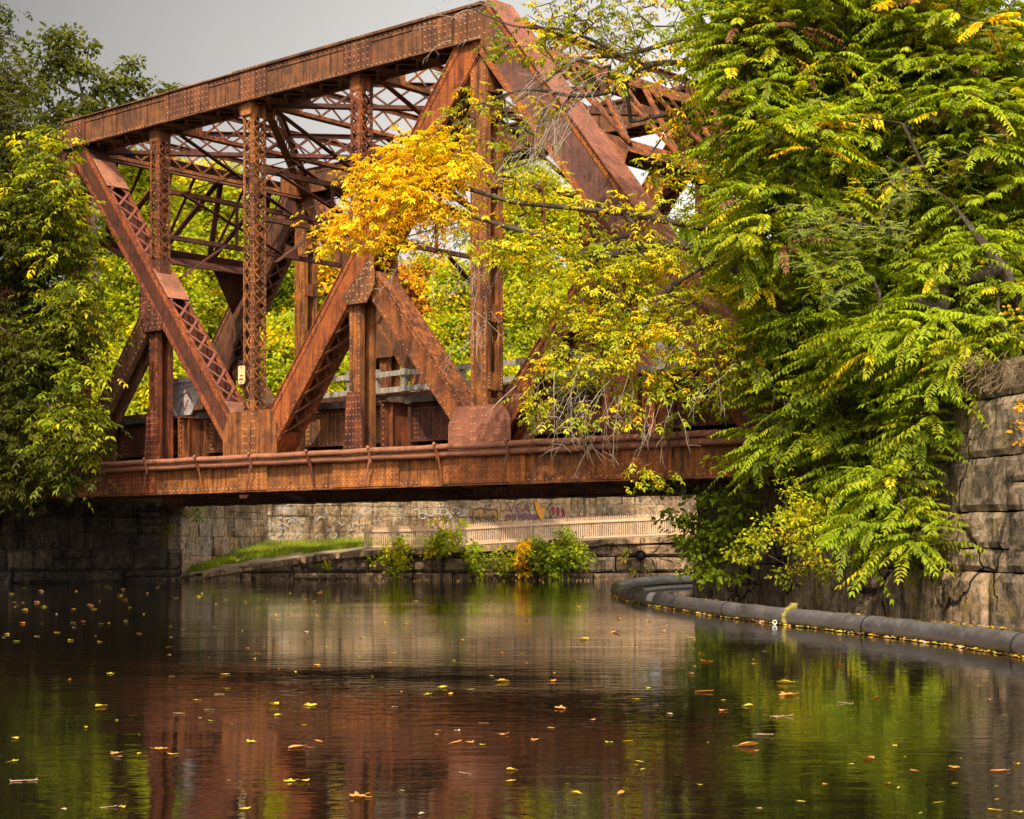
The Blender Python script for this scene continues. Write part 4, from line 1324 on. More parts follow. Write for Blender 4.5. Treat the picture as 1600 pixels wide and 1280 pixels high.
def tree(name, label, cat, trunk, blobs, style, pal, group=None, seed=1, dens=1.0, bark='bark', leafmat='leaf', r_tip=.012, r_max=.28, kind=None, scale=1.0, crown_name='crown', twigs=None, clump=None, sag=.04, rexp=.5, per=None, fine=None, wood='trunk'):
    rng = np.random.default_rng(seed)
    org = np.array(trunk[0], float)
    root = empty(name, org)
    tag(root, label, cat, group, kind)
    lv = Leaves(); alltips = []
    for bl in blobs:
        pl = bl[7] if len(bl) > 7 and bl[7] else pal
        if style == 'ail':
            tips, u = blob_tips(bl, rng, dens, 1500)
            n = per or 8
            for_ = np.repeat(tips, n, 0); m = len(for_)
            az = rng.uniform(0, 2 * np.pi, m); el = rng.uniform(-.35, .55, m)
            d = np.stack([np.cos(az) * np.cos(el), np.sin(az) * np.cos(el), np.sin(el)], 1) + np.repeat(u, n, 0) * .35 + np.array([-.22, -.12, -.05])
            tc = pick(pl, len(tips), rng); cc = np.where(rng.random((m, 1)) < .75, np.repeat(tc, n, 0), pick(pl, m, rng)) * rng.uniform(.8, 1.2, (m, 1))
            L = rng.uniform(.50, 1.05, m) * scale
            gsel = rng.integers(0, 4, m)
            for gi, (prs, lf, dr, hg) in enumerate(((11, .17, .33, .35), (8, .15, .18, .2), (13, .15, .45, .5), (10, .19, .28, .62))):
                k_ = gsel == gi
                if k_.any(): lv.compound(for_[k_] + nrm_(d[k_]) * .05, d[k_], L[k_] * (.8 if gi == 1 else 1), prs, lf * scale, lf * .34 * scale, cc[k_], rng, dr, .16, .008, .16, hang=hg)
        elif style == 'locust':
            tips, u = blob_tips(bl, rng, dens, 700)
            n = per or 9
            for_ = np.repeat(tips, n, 0) + rng.normal(0, .10, (len(tips) * n, 3)); m = len(for_)
            az = rng.uniform(0, 2 * np.pi, m); el = rng.uniform(-.25, .3, m)
            d = np.stack([np.cos(az) * np.cos(el), np.sin(az) * np.cos(el), np.sin(el)], 1) + np.repeat(u, n, 0) * .3
            tc = pick(pl, len(tips), rng); cc = np.where(rng.random((m, 1)) < .8, np.repeat(tc, n, 0), pick(pl, m, rng)) * rng.uniform(.8, 1.2, (m, 1))
            lv.compound(for_, d, rng.uniform(.20, .36, m) * scale, 7, .062 * scale, .030 * scale, cc, rng, .2, .15, .005, .12, hang=.12, fine=False)
        elif style == 'ash':
            tips, u = blob_tips(bl, rng, dens, 330)
            n = per or 9
            cr = clump or .20
            for_ = np.repeat(tips, n, 0) + rng.normal(0, cr, (len(tips) * n, 3)) * np.array([1, 1, .6]); m = len(for_)
            az = rng.uniform(0, 2 * np.pi, m); el = rng.uniform(-.5, .5, m)
            d = np.stack([np.cos(az) * np.cos(el), np.sin(az) * np.cos(el), np.sin(el)], 1) + np.repeat(u, n, 0) * .4 + np.array([0, -.1, -.12])
            tc = pick(pl, len(tips), rng); cc = np.where(rng.random((m, 1)) < .7, np.repeat(tc, n, 0), pick(pl, m, rng)) * rng.uniform(.78, 1.22, (m, 1))
            lv.compound(for_, d, rng.uniform(.17, .32, m) * scale, 3, .135 * scale, .05 * scale, cc, rng, .25, .34, .005, .22)
        else:
            tips, u = blob_tips(bl, rng, dens, 900)
            n = per or 60
            cr = clump or .42
            off = nrm_(rng.normal(0, 1, (len(tips) * n, 3))) * (rng.random((len(tips) * n, 1)) ** .5) * cr * np.array([1.15, 1.15, .75])
            uu = np.repeat(u, n, 0)
            pos = np.repeat(tips, n, 0) + off; m = len(pos)
            ax = off / cr * .8 + uu * .5 + rng.normal(0, .45, (m, 3)) + np.array([0, 0, -.35])
            nr = (np.array([0, -.75, .65]) if leafmat == 'leaf_far' else np.array([0, -.35, .8])) + uu * .4 + rng.normal(0, .45, (m, 3))
            tc = pick(pl, len(tips), rng); cc = np.where(rng.random((m, 1)) < .75, np.repeat(tc, n, 0), pick(pl, m, rng)) * rng.uniform(.75, 1.25, (m, 1))
            ln = rng.uniform(.7, 1.25, m) * scale
            lv.leaf(pos, ax, nr, ln, ln * rng.uniform(.5, .75, m), cc, bool(fine))
        alltips.append(tips)
    lv.build(crown_name, M[leafmat], root, org)
    tips = np.concatenate(alltips)
    mb = MB()
    tr = [np.asarray(t, float) for t in trunk]
    sub = tips if len(tips) < 900 else tips[rng.choice(len(tips), 900, False)]
    skeleton(mb, tr, sub, rng, r_tip, r_max, sag, rexp=rexp)
    mb.v = [tuple(np.array(v) - org) for v in mb.v]
    mb.build(wood, M[bark], root, True)
    if twigs:
        for (px, py, d, dx, dy, n, ln, spread) in twigs:               # hanging sprays of bare twigs, each a part
            for _ in range(n):
                tw = MB()
                p = P(px + rng.normal(0, spread), py + rng.normal(0, spread * .7), d + rng.normal(0, .5))
                v = np.array([dx + rng.normal(0, .45), rng.normal(0, .35), dy + rng.normal(0, .3)]); pts_ = [p]; r = rng.uniform(.006, .010)
                L_ = ln * rng.uniform(.5, 1.2)
                for k in range(5):
                    v = nrm_(v) + rng.normal(0, .16, 3) + np.array([0, 0, -.16]); p = p + nrm_(v) * L_ / 5; pts_.append(p)
                tw.tube(pts_, [r * (1 - .13 * k) for k in range(6)], 4, caps=False)
                for k in (2, 3, 4):
                    vv = nrm_(v) + rng.normal(0, .7, 3); q = pts_[k]
                    tw.tube([q, q + nrm_(vv) * L_ * .16, q + nrm_(vv + rng.normal(0, .3, 3) + np.array([0, 0, -.2])) * L_ * .30], [r * .6, r * .5, r * .35], 4, caps=False)
                tw.v = [tuple(np.array(v) - org) for v in tw.v]
                tw.build('bare_twig', M['bark_pale'], root, True)
    return root


# palettes
ail_pal = [(GREEN, 4), (LIME, 7), (GREEN_Y, 2.5), (YELLOW, .2), (GREEN_D, .3)]
ail_pal2 = [(GREEN, 5), (LIME, 6), (GREEN_Y, 3.5), (YELLOW, .5), (GOLD, .2), (BROWN, .5), (GREEN_D, .6)]
ash_pal = [((.42, .43, .03), 7), (GREEN_Y, 4), (YELLOW, 4), (GOLD, 1.4), (LIME, 2), (ORANGE, .1)]
gold_pal = [(GOLD, 5), (YELLOW, 4), (ORANGE, .2), (GREEN_Y, .5)]
thin_pal = [(GREEN_Y, 4), (GREEN, 3), (YELLOW, 2), (GOLD, 1.4), (OLIVE, 3)]
vine_pal = [(GREEN_Y, 6), (LIME, 3), (YELLOW, 2)]

# ---- right bank
tree('ailanthus_tree', 'tall tree-of-heaven with long feathery leaves filling upper right above the wall', 'tree',
     [(13.4, 36.5, 4.2), (12.6, 35.6, 8), (11.6, 34.4, 11), (10.8, 33.2, 13)],
     [(1190, 110, 32, 85, 90, 1.3), (1300, 40, 32, 150, 100, 1.6), (1470, 60, 32, 150, 120, 1.6), (1580, 180, 32, 110, 170, 1.6), (1410, 200, 32, 150, 110, 1.7),
      (1240, 240, 31.5, 110, 90, 1.4), (1170, 190, 31.8, 65, 50, 1.0), (1190, 350, 31.5, 75, 75, 1.1), (1530, 360, 31.6, 110, 110, 1.4, 1.0), (1560, 450, 30.5, 70, 60, 1.0, 1.2), (1500, 180, 31.2, 90, 90, 1.2, .9), (1500, 420, 30.4, 70, 70, .9, 1.0), (1690, 330, 31.5, 90, 150, 1.4, .7), (1720, 120, 32.5, 90, 120, 1.4, .6), (1500, 560, 28.4, 36, 44, .5, .9), (1560, 520, 28, 50, 24, .5, .9), (1140, 60, 32.4, 60, 60, .9)],
     'ail', ail_pal2, 'trees on the right bank', 101, 2.2, scale=.96, r_tip=.014, r_max=.10, rexp=.42)
tree('ailanthus_tree', 'lower tree-of-heaven spilling bright green leaves over the granite wall beside the bridge end', 'tree',
     [(9.3, 29.6, 4.5), (8.6, 29.7, 6.2), (7.7, 29.8, 7.4), (6.6, 29.9, 8.2)],
     [(1290, 470, 32.4, 120, 70, 1.0), (1430, 520, 30, 95, 85, 1.1), (1215, 570, 33.6, 65, 70, .9), (1330, 600, 31.8, 110, 85, .9), (1440, 640, 29.5, 60, 60, .8, .8),
      (1235, 690, 33.4, 60, 70, .8), (1340, 720, 31.6, 66, 66, .7), (1420, 740, 29.2, 60, 45, .6, .8), (1410, 830, 28.9, 70, 40, .5, .9), (1430, 850, 28.6, 42, 22, .35, .8), (1340, 820, 29.4, 40, 40, .5, .8)],
     'ail', ail_pal, 'trees on the right bank', 102, 2.1, scale=.98, r_tip=.014, r_max=.16)
tree('locust_tree', 'locust tree with fine pale grey-green leaflets in front of the taller tree-of-heaven', 'tree',
     [(10.6, 34.2, 4.2), (9.6, 33.4, 7), (8.2, 32, 8.6), (7.0, 30.4, 8.9)],
     [(1270, 345, 28.9, 80, 24, .7, 1.4), (1370, 372, 28.8, 80, 22, .7, 1.4), (1320, 405, 28.7, 66, 16, .6, 1.3), (1290, 445, 28.6, 60, 20, .6, 1.3), (1400, 300, 29.2, 80, 32, .7), (1330, 190, 30.8, 80, 40, .8, .6), (1500, 250, 30.4, 70, 60, .8, .6), (1550, 90, 30.6, 60, 80, .8, .6)],
     'locust', [(PALE, 6), (GREEN_Y, 1.5), (YELLOW, .4)], 'trees on the right bank', 103, 1.0, r_tip=.007, r_max=.07)
tree('bank_tree', 'plain small-leaved tree standing behind the feathery trees above the granite wall', 'tree',
     [(15.5, 40, 4.6), (15, 40, 9), (14, 40, 13)],
     [(1250, 380, 39, 170, 200, 2.2, .6), (1450, 300, 38, 200, 260, 2.2, .6), (1560, 480, 36, 130, 100, 1.6, .8), (1350, 560, 37, 160, 130, 1.6, .8), (1250, 90, 40, 140, 130, 2, .6), (1420, 640, 33.5, 120, 60, .9, .8), (1740, 330, 38, 150, 250, 2.4, .6), (1850, 200, 40, 160, 220, 2.4, .5), (1900, 420, 37, 170, 180, 2.2, .5), (1730, 60, 40, 120, 120, 2, .5)],
     'simple', [(GREEN, 4), (LIME, 4), (GREEN_Y, 3)], 'trees on the right bank', 104, 2.0, scale=.19, r_tip=.02, clump=.5)
tree('ash_tree', 'golden autumn ash branch reaching left across the middle of the bridge', 'tree',
     [(7.6, 34.8, 1.9), (6.9, 34.2, 5.2), (5.6, 33.4, 7.0), (4.1, 33.3, 7.5), (2.2, 33.5, 7.9), (0, 33.9, 8.2), (-1.6, 34, 8.7)],
     [(650, 245, 34, 66, 34, .8, 1.9, gold_pal), (590, 285, 34.2, 48, 32, .6, 1.7, gold_pal), (650, 312, 33.8, 86, 32, .7, 1.7, gold_pal), (555, 345, 34, 50, 22, .5, 1.9, gold_pal), (712, 265, 34.1, 38, 38, .6, 1.7, gold_pal), (525, 380, 34, 26, 14, .4, 1.1, gold_pal), (600, 378, 33.7, 44, 16, .4, .9, gold_pal), (715, 320, 33.8, 34, 20, .5, .9, gold_pal), (690, 218, 34, 30, 14, .4, .9, gold_pal), (640, 395, 34, 60, 20, .5, .45, gold_pal),
      (760, 365, 34, 50, 26, .5, .5), (830, 300, 34, 60, 45, .7, .6), (810, 390, 33.8, 70, 45, .7, .75), (910, 350, 33.6, 60, 45, .7, .55), (940, 430, 33.4, 95, 55, .9, .9), (860, 470, 33.5, 75, 36, .7, .8), (1030, 430, 33.2, 80, 50, .8, .5),
      (930, 520, 33.4, 95, 50, .8, .85), (1040, 520, 33.2, 85, 55, .8, .7), (1100, 590, 33, 60, 40, .6, .5), (1000, 585, 33.2, 90, 34, .7, .8), (870, 575, 33.5, 55, 36, .5, .8), (840, 620, 33.5, 30, 28, .3, .8), (925, 655, 33.2, 35, 18, .3, .6), (1000, 640, 33.2, 40, 25, .4, .5), (1090, 380, 33, 50, 50, .7, .4), (1020, 330, 33.4, 60, 40, .7, .4), (1150, 520, 32.6, 40, 60, .5, .4), (1010, 735, 33.2, 18, 14, .2, .5), (1085, 480, 32.9, 60, 50, .6, .4)],
     'ash', ash_pal, 'trees on the right bank', 105, .70, r_tip=.0085, r_max=.11, per=9, clump=.20, scale=.98, rexp=.42, sag=.08,
     twigs=[(890, 600, 33.4, -.5, -.7, 22, 1.4, 24), (960, 600, 33.2, -.3, -.9, 14, 1.3, 26), (1030, 640, 33.1, -.1, -1, 7, 1.3, 22), (770, 420, 34, -.5, -.7, 12, 1.0, 26), (660, 380, 34, -.7, -.3, 10, .8, 30), (750, 500, 34, -.2, -1, 10, 1.2, 12), (1120, 560, 32.8, -.4, -.7, 8, 1.2, 34)])
tree('ash_tree', 'thin half-bare ash branches with sparse leaves arching across the top of the bridge', 'tree',
     [(12.0, 34.6, 4.6), (11.0, 34.4, 9), (8.2, 34.2, 10.6), (5.8, 34.1, 11.0), (4.0, 34.2, 10.2), (2.4, 34.3, 9.9)],
     [(745, 165, 34.3, 60, 40, .6, .55), (800, 215, 34.3, 60, 30, .6, .5), (850, 55, 34.3, 95, 50, .8, .55), (950, 30, 34.2, 90, 50, .8, .7), (960, 110, 34.2, 90, 36, .7, .45), (880, 150, 34.3, 60, 30, .6, .3), (1050, 60, 34, 70, 60, .8, .5), (1060, 170, 33.9, 60, 50, .7, .5), (1040, 250, 33.7, 50, 40, .6, .6), (1100, 300, 33.5, 50, 45, .6, .7), (760, 260, 34.2, 30, 20, .4, .3), (1110, 110, 33.8, 60, 60, .7, .6), (840, 20, 34.4, 120, 20, .6, .3), (1000, -110, 34.3, 80, 50, .8, .4)],
     'ash', thin_pal, 'trees on the right bank', 106, .8, r_tip=.009, r_max=.12, per=5, clump=.17, rexp=.42, sag=.09,
     twigs=[(890, 140, 34.2, -.9, -.45, 24, 1.5, 34), (940, 110, 34.2, -.9, -.1, 16, 1.4, 34), (870, 195, 34.2, -.7, -.7, 20, 1.2, 24), (750, 20, 34.4, -.9, .1, 10, 1.0, 30), (980, 90, 34.2, -.5, .4, 12, 1.2, 40), (830, 230, 34.2, -.8, -.6, 8, 1.0, 18)])
# two heavier limbs of the thin ash are part of its own skeleton: laid here as extra limbs
def limb(root_label, paths):
    r = next(o for o in bpy.data.objects if o.get('label') == root_label)
    org = np.array(r.location); mb = MB()
    for pts_, r0, r1 in paths:
        sp = smooth([np.asarray(p) - org for p in pts_], 5)
        mb.tube(sp, [r0 + (r1 - r0) * i / (len(sp) - 1) for i in range(len(sp))], 7)
    mb.build('limb', M['bark'], r, True)


limb('thin half-bare ash branches with sparse leaves arching across the top of the bridge',
     [([np.array([8.2, 34.2, 10.6]), P(1240, 130, 34), P(1120, 70, 34.1), P(1080, 25, 34.2), P(1040, -25, 34.3), P(1000, -90, 34.3), P(960, -150, 34.4)], .14, .03), ([np.array([8.2, 34.2, 10.6]), P(1240, 60, 34), P(1140, 70, 34), P(1090, 20, 34), P(1075, -60, 34), P(1050, -130, 34.2)], .09, .02),
      ([np.array([8.2, 34.2, 10.6]), P(1200, 150, 33.8), P(1110, 108, 34), P(1020, 100, 34.1), P(960, 140, 34.2), P(900, 150, 34.3), P(820, 140, 34.3), P(745, 165, 34.3)], .095, .018),
      ([P(1110, 45, 34), P(1040, 68, 34.1), P(980, 85, 34.2), P(900, 95, 34.2), P(850, 130, 34.3), P(790, 170, 34.3)], .06, .015),
      ([P(1000, 103, 34.1), P(930, 65, 34.2), P(870, 45, 34.3), P(800, 40, 34.3), P(730, 10, 34.4)], .045, .010)])
limb('golden autumn ash branch reaching left across the middle of the bridge',
     [([P(1260, 520, 32.6), P(1140, 405, 33), P(1080, 385, 33.2), P(1015, 382, 33.4), P(930, 400, 33.6), P(850, 370, 33.8), P(760, 345, 34), P(690, 320, 34), P(640, 300, 34), P(580, 310, 34)], .12, .012),
      ([P(1200, 470, 32.8), P(1130, 412, 33), P(1075, 430, 33.1), P(1030, 470, 33.2), P(1000, 520, 33.2), P(940, 560, 33.3), P(880, 590, 33.4)], .075, .012)])
tree('hanging_vine', 'vine with small yellow-green leaves hanging down the wall beside the dark bridge end', 'vine',
     [(7.6, 31.6, 4.2), (6.4, 31.9, 3.6), (5.6, 32.2, 2.6), (5.3, 32.5, 1.6)],
     [(1245, 785, 31.6, 60, 40, .6, 1.5), (1215, 835, 31.6, 55, 45, .5, 1.5), (1270, 840, 31.3, 50, 50, .45, 1.4), (1235, 890, 32.9, 34, 22, .25, 1.2), (1290, 880, 32.2, 28, 32, .3, 1), (1170, 860, 34.0, 36, 40, .4)],
     'simple', vine_pal, 'plants on the right-hand wall', 107, 1.3, scale=.085, clump=.22, per=34, r_tip=.006, r_max=.04, wood='stem', crown_name='foliage')
tree('bindweed_vine', 'dark broad-leaved creeper dangling below the right end of the bridge', 'vine',
     [(6.0, 36.6, 2.6), (5.4, 36.4, 2.6), (4.7, 36.4, 2.2), (4.3, 36.6, 1.4)],
     [(1110, 850, 36.6, 55, 36, .5, 1.0), (1065, 800, 36.8, 42, 26, .4, .7), (1120, 890, 36.4, 45, 30, .4, 1.0), (1085, 840, 36.6, 36, 36, .4, .8), (1150, 830, 36, 40, 40, .4, .8), (1150, 780, 35.5, 50, 30, .4, .8), (1090, 770, 36.5, 60, 18, .4, .8)],
     'simple', [(GREEN, 5), (GREEN_D, 3), (LIME, 2), (OLIVE, 1)], 'plants on the right-hand wall', 108, 2.2, scale=.15, clump=.26, per=16, fine=True, r_tip=.006, r_max=.03, wood='stem', crown_name='foliage')
tree('climbing_vine', 'bright green creeper climbing over the bottom chord at right bridge end', 'vine',
     [tuple(BW(PAN * .74, -.45, 3.0)), tuple(BW(PAN * .72, -.5, 3.9)), tuple(BW(PAN * .64, -.5, 4.6)), tuple(BW(PAN * .55, -.5, 5.2))],
     [(1065, 600, 35.2, 40, 36, .25, .8), (1085, 650, 35.0, 34, 32, .25, .8), (1120, 620, 34.8, 30, 40, .25, .6), (1140, 720, 34.5, 30, 36, .2, .5), (1060, 660, 35.2, 24, 14, .2, .6)],
     'simple', [(LIME, 5), (GREEN, 4), (GREEN_Y, 2)], 'plants on the right-hand wall', 109, .9, scale=.12, clump=.2, per=16, fine=True, r_tip=.005, r_max=.02, wood='stem', crown_name='foliage')
tree('orange_sprig', 'orange-leaved sprig hanging at right edge before the granite wall', 'branch',
     [tuple(P(1660, 640, 25.5)), tuple(P(1630, 660, 25.5)), tuple(P(1600, 690, 25.5))],
     [(1590, 690, 25.5, 12, 38, .15, 1.6), (1598, 640, 25.5, 10, 20, .15, 1.2)], 'simple', [(ORANGE, 5), (GOLD, 2), (GREEN_Y, 1)], 'orange sprigs at the right edge', 110, 1.2, scale=.075, clump=.10, per=9, fine=True, r_tip=.005, r_max=.012, wood='stem', crown_name='foliage')
tree('orange_sprig', 'higher sprig of orange and green leaves at right edge above the wall', 'branch',
     [tuple(P(1660, 470, 25.8)), tuple(P(1630, 475, 25.8)), tuple(P(1600, 485, 25.8))],
     [(1580, 490, 25.8, 24, 14, .2, 1.6), (1596, 520, 25.8, 14, 30, .2, 1.2)], 'simple', [(ORANGE, 3), (GREEN_Y, 4), (GOLD, 1)], 'orange sprigs at the right edge', 111, 1.2, scale=.08, clump=.12, per=9, fine=True, r_tip=.005, r_max=.012, wood='stem', crown_name='foliage')
# dry roots and grass hanging over the wall head
mb = MB(); rw2 = np.random.default_rng(9)
for _ in range(60):
    p = P(rw2.uniform(1505, 1600), rw2.uniform(545, 600), 26.6 + rw2.uniform(-.1, .3)); pts_ = [p]
    for k in range(3):
        p = p + np.array([rw2.normal(-.03, .07), rw2.normal(-.03, .03), -rw2.uniform(.02, .12)]); pts_.append(p)
    mb.tube(pts_, .007, 3, caps=False)
tag(mb.build('dry_roots', plain('straw_roots', (.09, .06, .03), (.22, .15, .07), 5.0)), 'tangled dry roots and grass draped over the granite wall head', 'roots', kind='stuff')

# ---- left bank
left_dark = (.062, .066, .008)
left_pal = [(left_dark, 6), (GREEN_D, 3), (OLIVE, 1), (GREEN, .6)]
left_sun = [(GREEN_D, 2), (GREEN, 2), (GREEN_Y, 3), (YELLOW, .5), (OLIVE, 2)]  # lighter leaf colours paint sunlight onto the maple's right-hand clumps
rb_ = random.Random(31)
left_lobes = [(20, 330, 48, 95, 100, 1.6, 1.5, [(left_dark, 1)]), (50, 520, 47.5, 100, 120, 1.6, 1.5, [(left_dark, 1)]), (40, 690, 47, 95, 90, 1.4, 1.5, [(left_dark, 1)]), (-10, 190, 48.5, 60, 60, 1.2, 1.2, [(left_dark, 1)]), (-100, 300, 47, 80, 120, 1.8, 1.0), (-120, 510, 46.5, 90, 120, 1.8, 1.0), (-100, 690, 46, 80, 90, 1.5, 1.0)]  # inner lobes coloured darkest, painting the shade inside the crown
edge = [(200, 110), (260, 140), (330, 142), (400, 160), (480, 172), (560, 172), (620, 168), (660, 180), (700, 170), (750, 140), (790, 108)]
for k in range(60):                                                      # clumps of foliage standing clear of each other
    y = rb_.uniform(215, 790); xe = float(np.interp(y, [e[0] for e in edge], [e[1] for e in edge])); x = xe - 26 - abs(rb_.gauss(0, 70))
    if x < -60: x = rb_.uniform(-40, xe - 30)
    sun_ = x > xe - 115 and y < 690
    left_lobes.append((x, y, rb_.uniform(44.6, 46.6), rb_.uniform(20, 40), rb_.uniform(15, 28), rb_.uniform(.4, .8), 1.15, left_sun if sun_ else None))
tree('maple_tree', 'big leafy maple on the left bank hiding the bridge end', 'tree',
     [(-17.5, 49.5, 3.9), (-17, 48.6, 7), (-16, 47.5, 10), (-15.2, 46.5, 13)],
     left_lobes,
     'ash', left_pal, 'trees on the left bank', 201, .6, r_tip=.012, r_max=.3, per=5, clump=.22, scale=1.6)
tree('shade_tree', 'unseen dense tree farther left along the bank, placed to shade the abutment', 'tree',  # out of view; crown lobes placed to shade the abutment and maple
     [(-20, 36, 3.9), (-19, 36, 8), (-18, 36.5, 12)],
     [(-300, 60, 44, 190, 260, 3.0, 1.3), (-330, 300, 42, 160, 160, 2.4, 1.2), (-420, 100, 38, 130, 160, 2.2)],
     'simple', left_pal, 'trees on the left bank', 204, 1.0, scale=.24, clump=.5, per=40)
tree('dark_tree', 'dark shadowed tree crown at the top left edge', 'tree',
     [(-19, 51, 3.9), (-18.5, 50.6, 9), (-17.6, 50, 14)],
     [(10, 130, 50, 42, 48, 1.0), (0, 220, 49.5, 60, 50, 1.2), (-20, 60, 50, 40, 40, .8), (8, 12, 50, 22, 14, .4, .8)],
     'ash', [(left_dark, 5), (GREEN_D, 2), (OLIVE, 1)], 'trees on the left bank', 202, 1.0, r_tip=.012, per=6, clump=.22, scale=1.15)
far_pal = [(GREEN, .8), ((.29, .35, .015), 5), (GREEN_Y, 6), (YELLOW, 2.5)]
far_y = [(YELLOW, 2), (GREEN_Y, 5), ((.29, .35, .015), 5), (GOLD, .6)]
far_o = [(ORANGE, 1.2), (GOLD, 2), (RUSTY, 1.6), (GREEN_Y, 2), (OLIVE, 2)]
far_g = [(GREEN, 4), (GREEN_D, .7), (LIME, 4), (GREEN_Y, 3)]
tree('tall_maple', 'tall open-crowned maple rising above the left end of the top chord', 'tree',
     [tuple(P(150, 745, 76)), tuple(P(150, 400, 76)), tuple(P(140, 260, 76)), tuple(P(130, 150, 76))],
     [(100, 90, 76, 48, 48, 1.2, .8), (110, 70, 76, 20, 30, .6, .8), (150, 130, 76, 50, 45, 1.2, .7), (200, 115, 76, 26, 36, .7, .7), (175, 170, 76, 60, 36, 1.2, .8), (70, 170, 76, 50, 60, 1.2, .9), (245, 150, 76, 32, 24, .7, .8), (267, 140, 76, 12, 20, .4, .8), (60, 100, 76, 30, 40, .8, .7), (120, 210, 76, 70, 50, 1.3, .8)],
     'simple', [(left_dark, 4), (GREEN_D, 4), (OLIVE, 1)], 'trees beyond the bridge', 203, .66, 'bark', 'leaf_far', scale=.26, clump=.42, per=26, r_tip=.02, r_max=.3)


def far_tree(label, x, ybase, d, blobs, pal, seed, name='broadleaf_tree', dens=1.0, scale=.24, per=60, clump=.62):
    tree(name, label, 'tree', [tuple(P(x, ybase, d)), tuple(P(x + 4, ybase - 110, d)), tuple(P(x - 3, blobs[0][1], d))],
         [(b[0], b[1], d + (b[4] if len(b) > 4 else 0), b[2], b[3], max(.9, b[2] / F * d * .7), 1.0) for b in blobs], 'simple', pal, 'trees beyond the bridge', seed, dens * 1.3, 'bark', 'leaf_far', scale=scale, clump=clump, per=per, r_tip=.025, r_max=.3)


far_tree('bright yellow-green tree behind the leftmost laced column', 240, 740, 80, [(215, 300, 65, 60), (190, 400, 70, 70), (250, 390, 60, 60), (200, 500, 70, 60), (270, 470, 50, 60)], far_pal, 301)
far_tree('yellowing tree between the two tall laced columns', 330, 735, 86, [(330, 300, 62, 45), (300, 380, 62, 60), (370, 390, 55, 60), (330, 470, 70, 60)], far_y, 302)
far_tree('green tree behind the main laced column', 420, 735, 92, [(440, 350, 50, 45), (400, 420, 60, 55), (460, 430, 55, 55), (430, 510, 70, 60)], far_g, 303)
far_tree('orange and rust coloured tree behind the far end post', 545, 735, 88, [(530, 370, 45, 50), (540, 440, 55, 50), (510, 500, 50, 50)], far_o, 304)
far_tree('russet-topped tree right of the central sub-post', 660, 735, 90, [(655, 440, 55, 42), (630, 500, 50, 50), (695, 500, 55, 55), (670, 560, 60, 40)], far_o, 305)
far_tree('pale yellow-green tree left of the hip post', 725, 735, 84, [(715, 450, 40, 40), (710, 540, 55, 60), (740, 590, 55, 40)], far_y, 306)
far_tree('tall light green tree right of the hip post', 820, 735, 82, [(815, 290, 48, 45), (850, 330, 60, 50), (800, 380, 60, 60), (830, 460, 70, 60), (810, 550, 60, 60)], far_pal, 307)
far_tree('yellow-green tree behind the golden ash branch', 930, 735, 86, [(920, 350, 60, 50), (960, 420, 70, 55), (900, 480, 65, 55), (960, 530, 70, 60)], far_y, 308)
far_tree('green tree behind the right-hand end post', 1050, 735, 80, [(1040, 420, 60, 60), (1090, 500, 70, 70), (1030, 560, 60, 60), (1110, 400, 50, 60)], far_g, 309)
far_tree('orange-tinged tree top above the leftmost lattice bracing', 290, 735, 98, [(265, 290, 55, 45), (310, 340, 60, 40)], far_o, 310)
for i, (lb, x, y, w, h, pl) in enumerate((('low bright lime bush behind the left sub-post', 255, 590, 75, 60, far_pal), ('low green bush left of the first main diagonal', 165, 600, 70, 80, far_pal), ('yellow-green bush below the main laced column', 350, 585, 65, 60, far_y), ('rounded yellow-green bush behind the bright orange diagonal', 445, 560, 70, 75, far_y),
                                          ('lime green bush behind timber railing left of the central sub-post', 530, 600, 60, 50, far_pal), ('green bush behind pale timber railing', 640, 610, 70, 45, far_g), ('lime bush behind dark railing beside the hip post', 715, 615, 60, 45, far_pal), ('yellow bush right of the hip post', 810, 610, 70, 45, far_y), ('green bush below the golden ash leaves', 920, 610, 75, 50, far_g), ('dark green bush behind the right-hand sub-post', 1040, 620, 80, 50, far_g))):
    far_tree(lb, x, 742, 74.5 + (i % 3) * 1.2, [(x, y, w, h), (x - w * .5, y + h * .6, w * .7, h * .6), (x + w * .5, y + h * .7, w * .7, h * .6)], pl, 330 + i, 'leafy_bush', .9, .2, 60, .5)
# far wood closing the view
lv = Leaves(); rg = np.random.default_rng(77)
for x0 in range(-300, 2000, 60):
    top = 425 + 35 * math.sin(x0 * .021) + rg.uniform(-25, 25)
    d = 128 + rg.uniform(-8, 8)
    n = 2300
    u = nrm_(rg.normal(0, 1, (n, 3))) * rg.random((n, 1)) ** .4
    pos = P(x0, (top + 745) / 2, d) + u * np.array([60 / F * d, 3.0, (745 - top) / 2 / F * d])
    lv.leaf(pos, rg.normal(0, 1, (n, 3)) + np.array([0, 0, -.4]), np.array([0, -.4, .8]) + rg.normal(0, .5, (n, 3)), rg.uniform(.30, .5, n), rg.uniform(.2, .34, n), pick(far_pal, n, rg) * rg.uniform(.6, 1.1, (n, 1)), False)
tag(lv.build('far_woods', M['leaf_far'], None, (0, 0, 0)), 'far wood of mixed green and yellow trees beyond the canal', 'woods', kind='stuff')

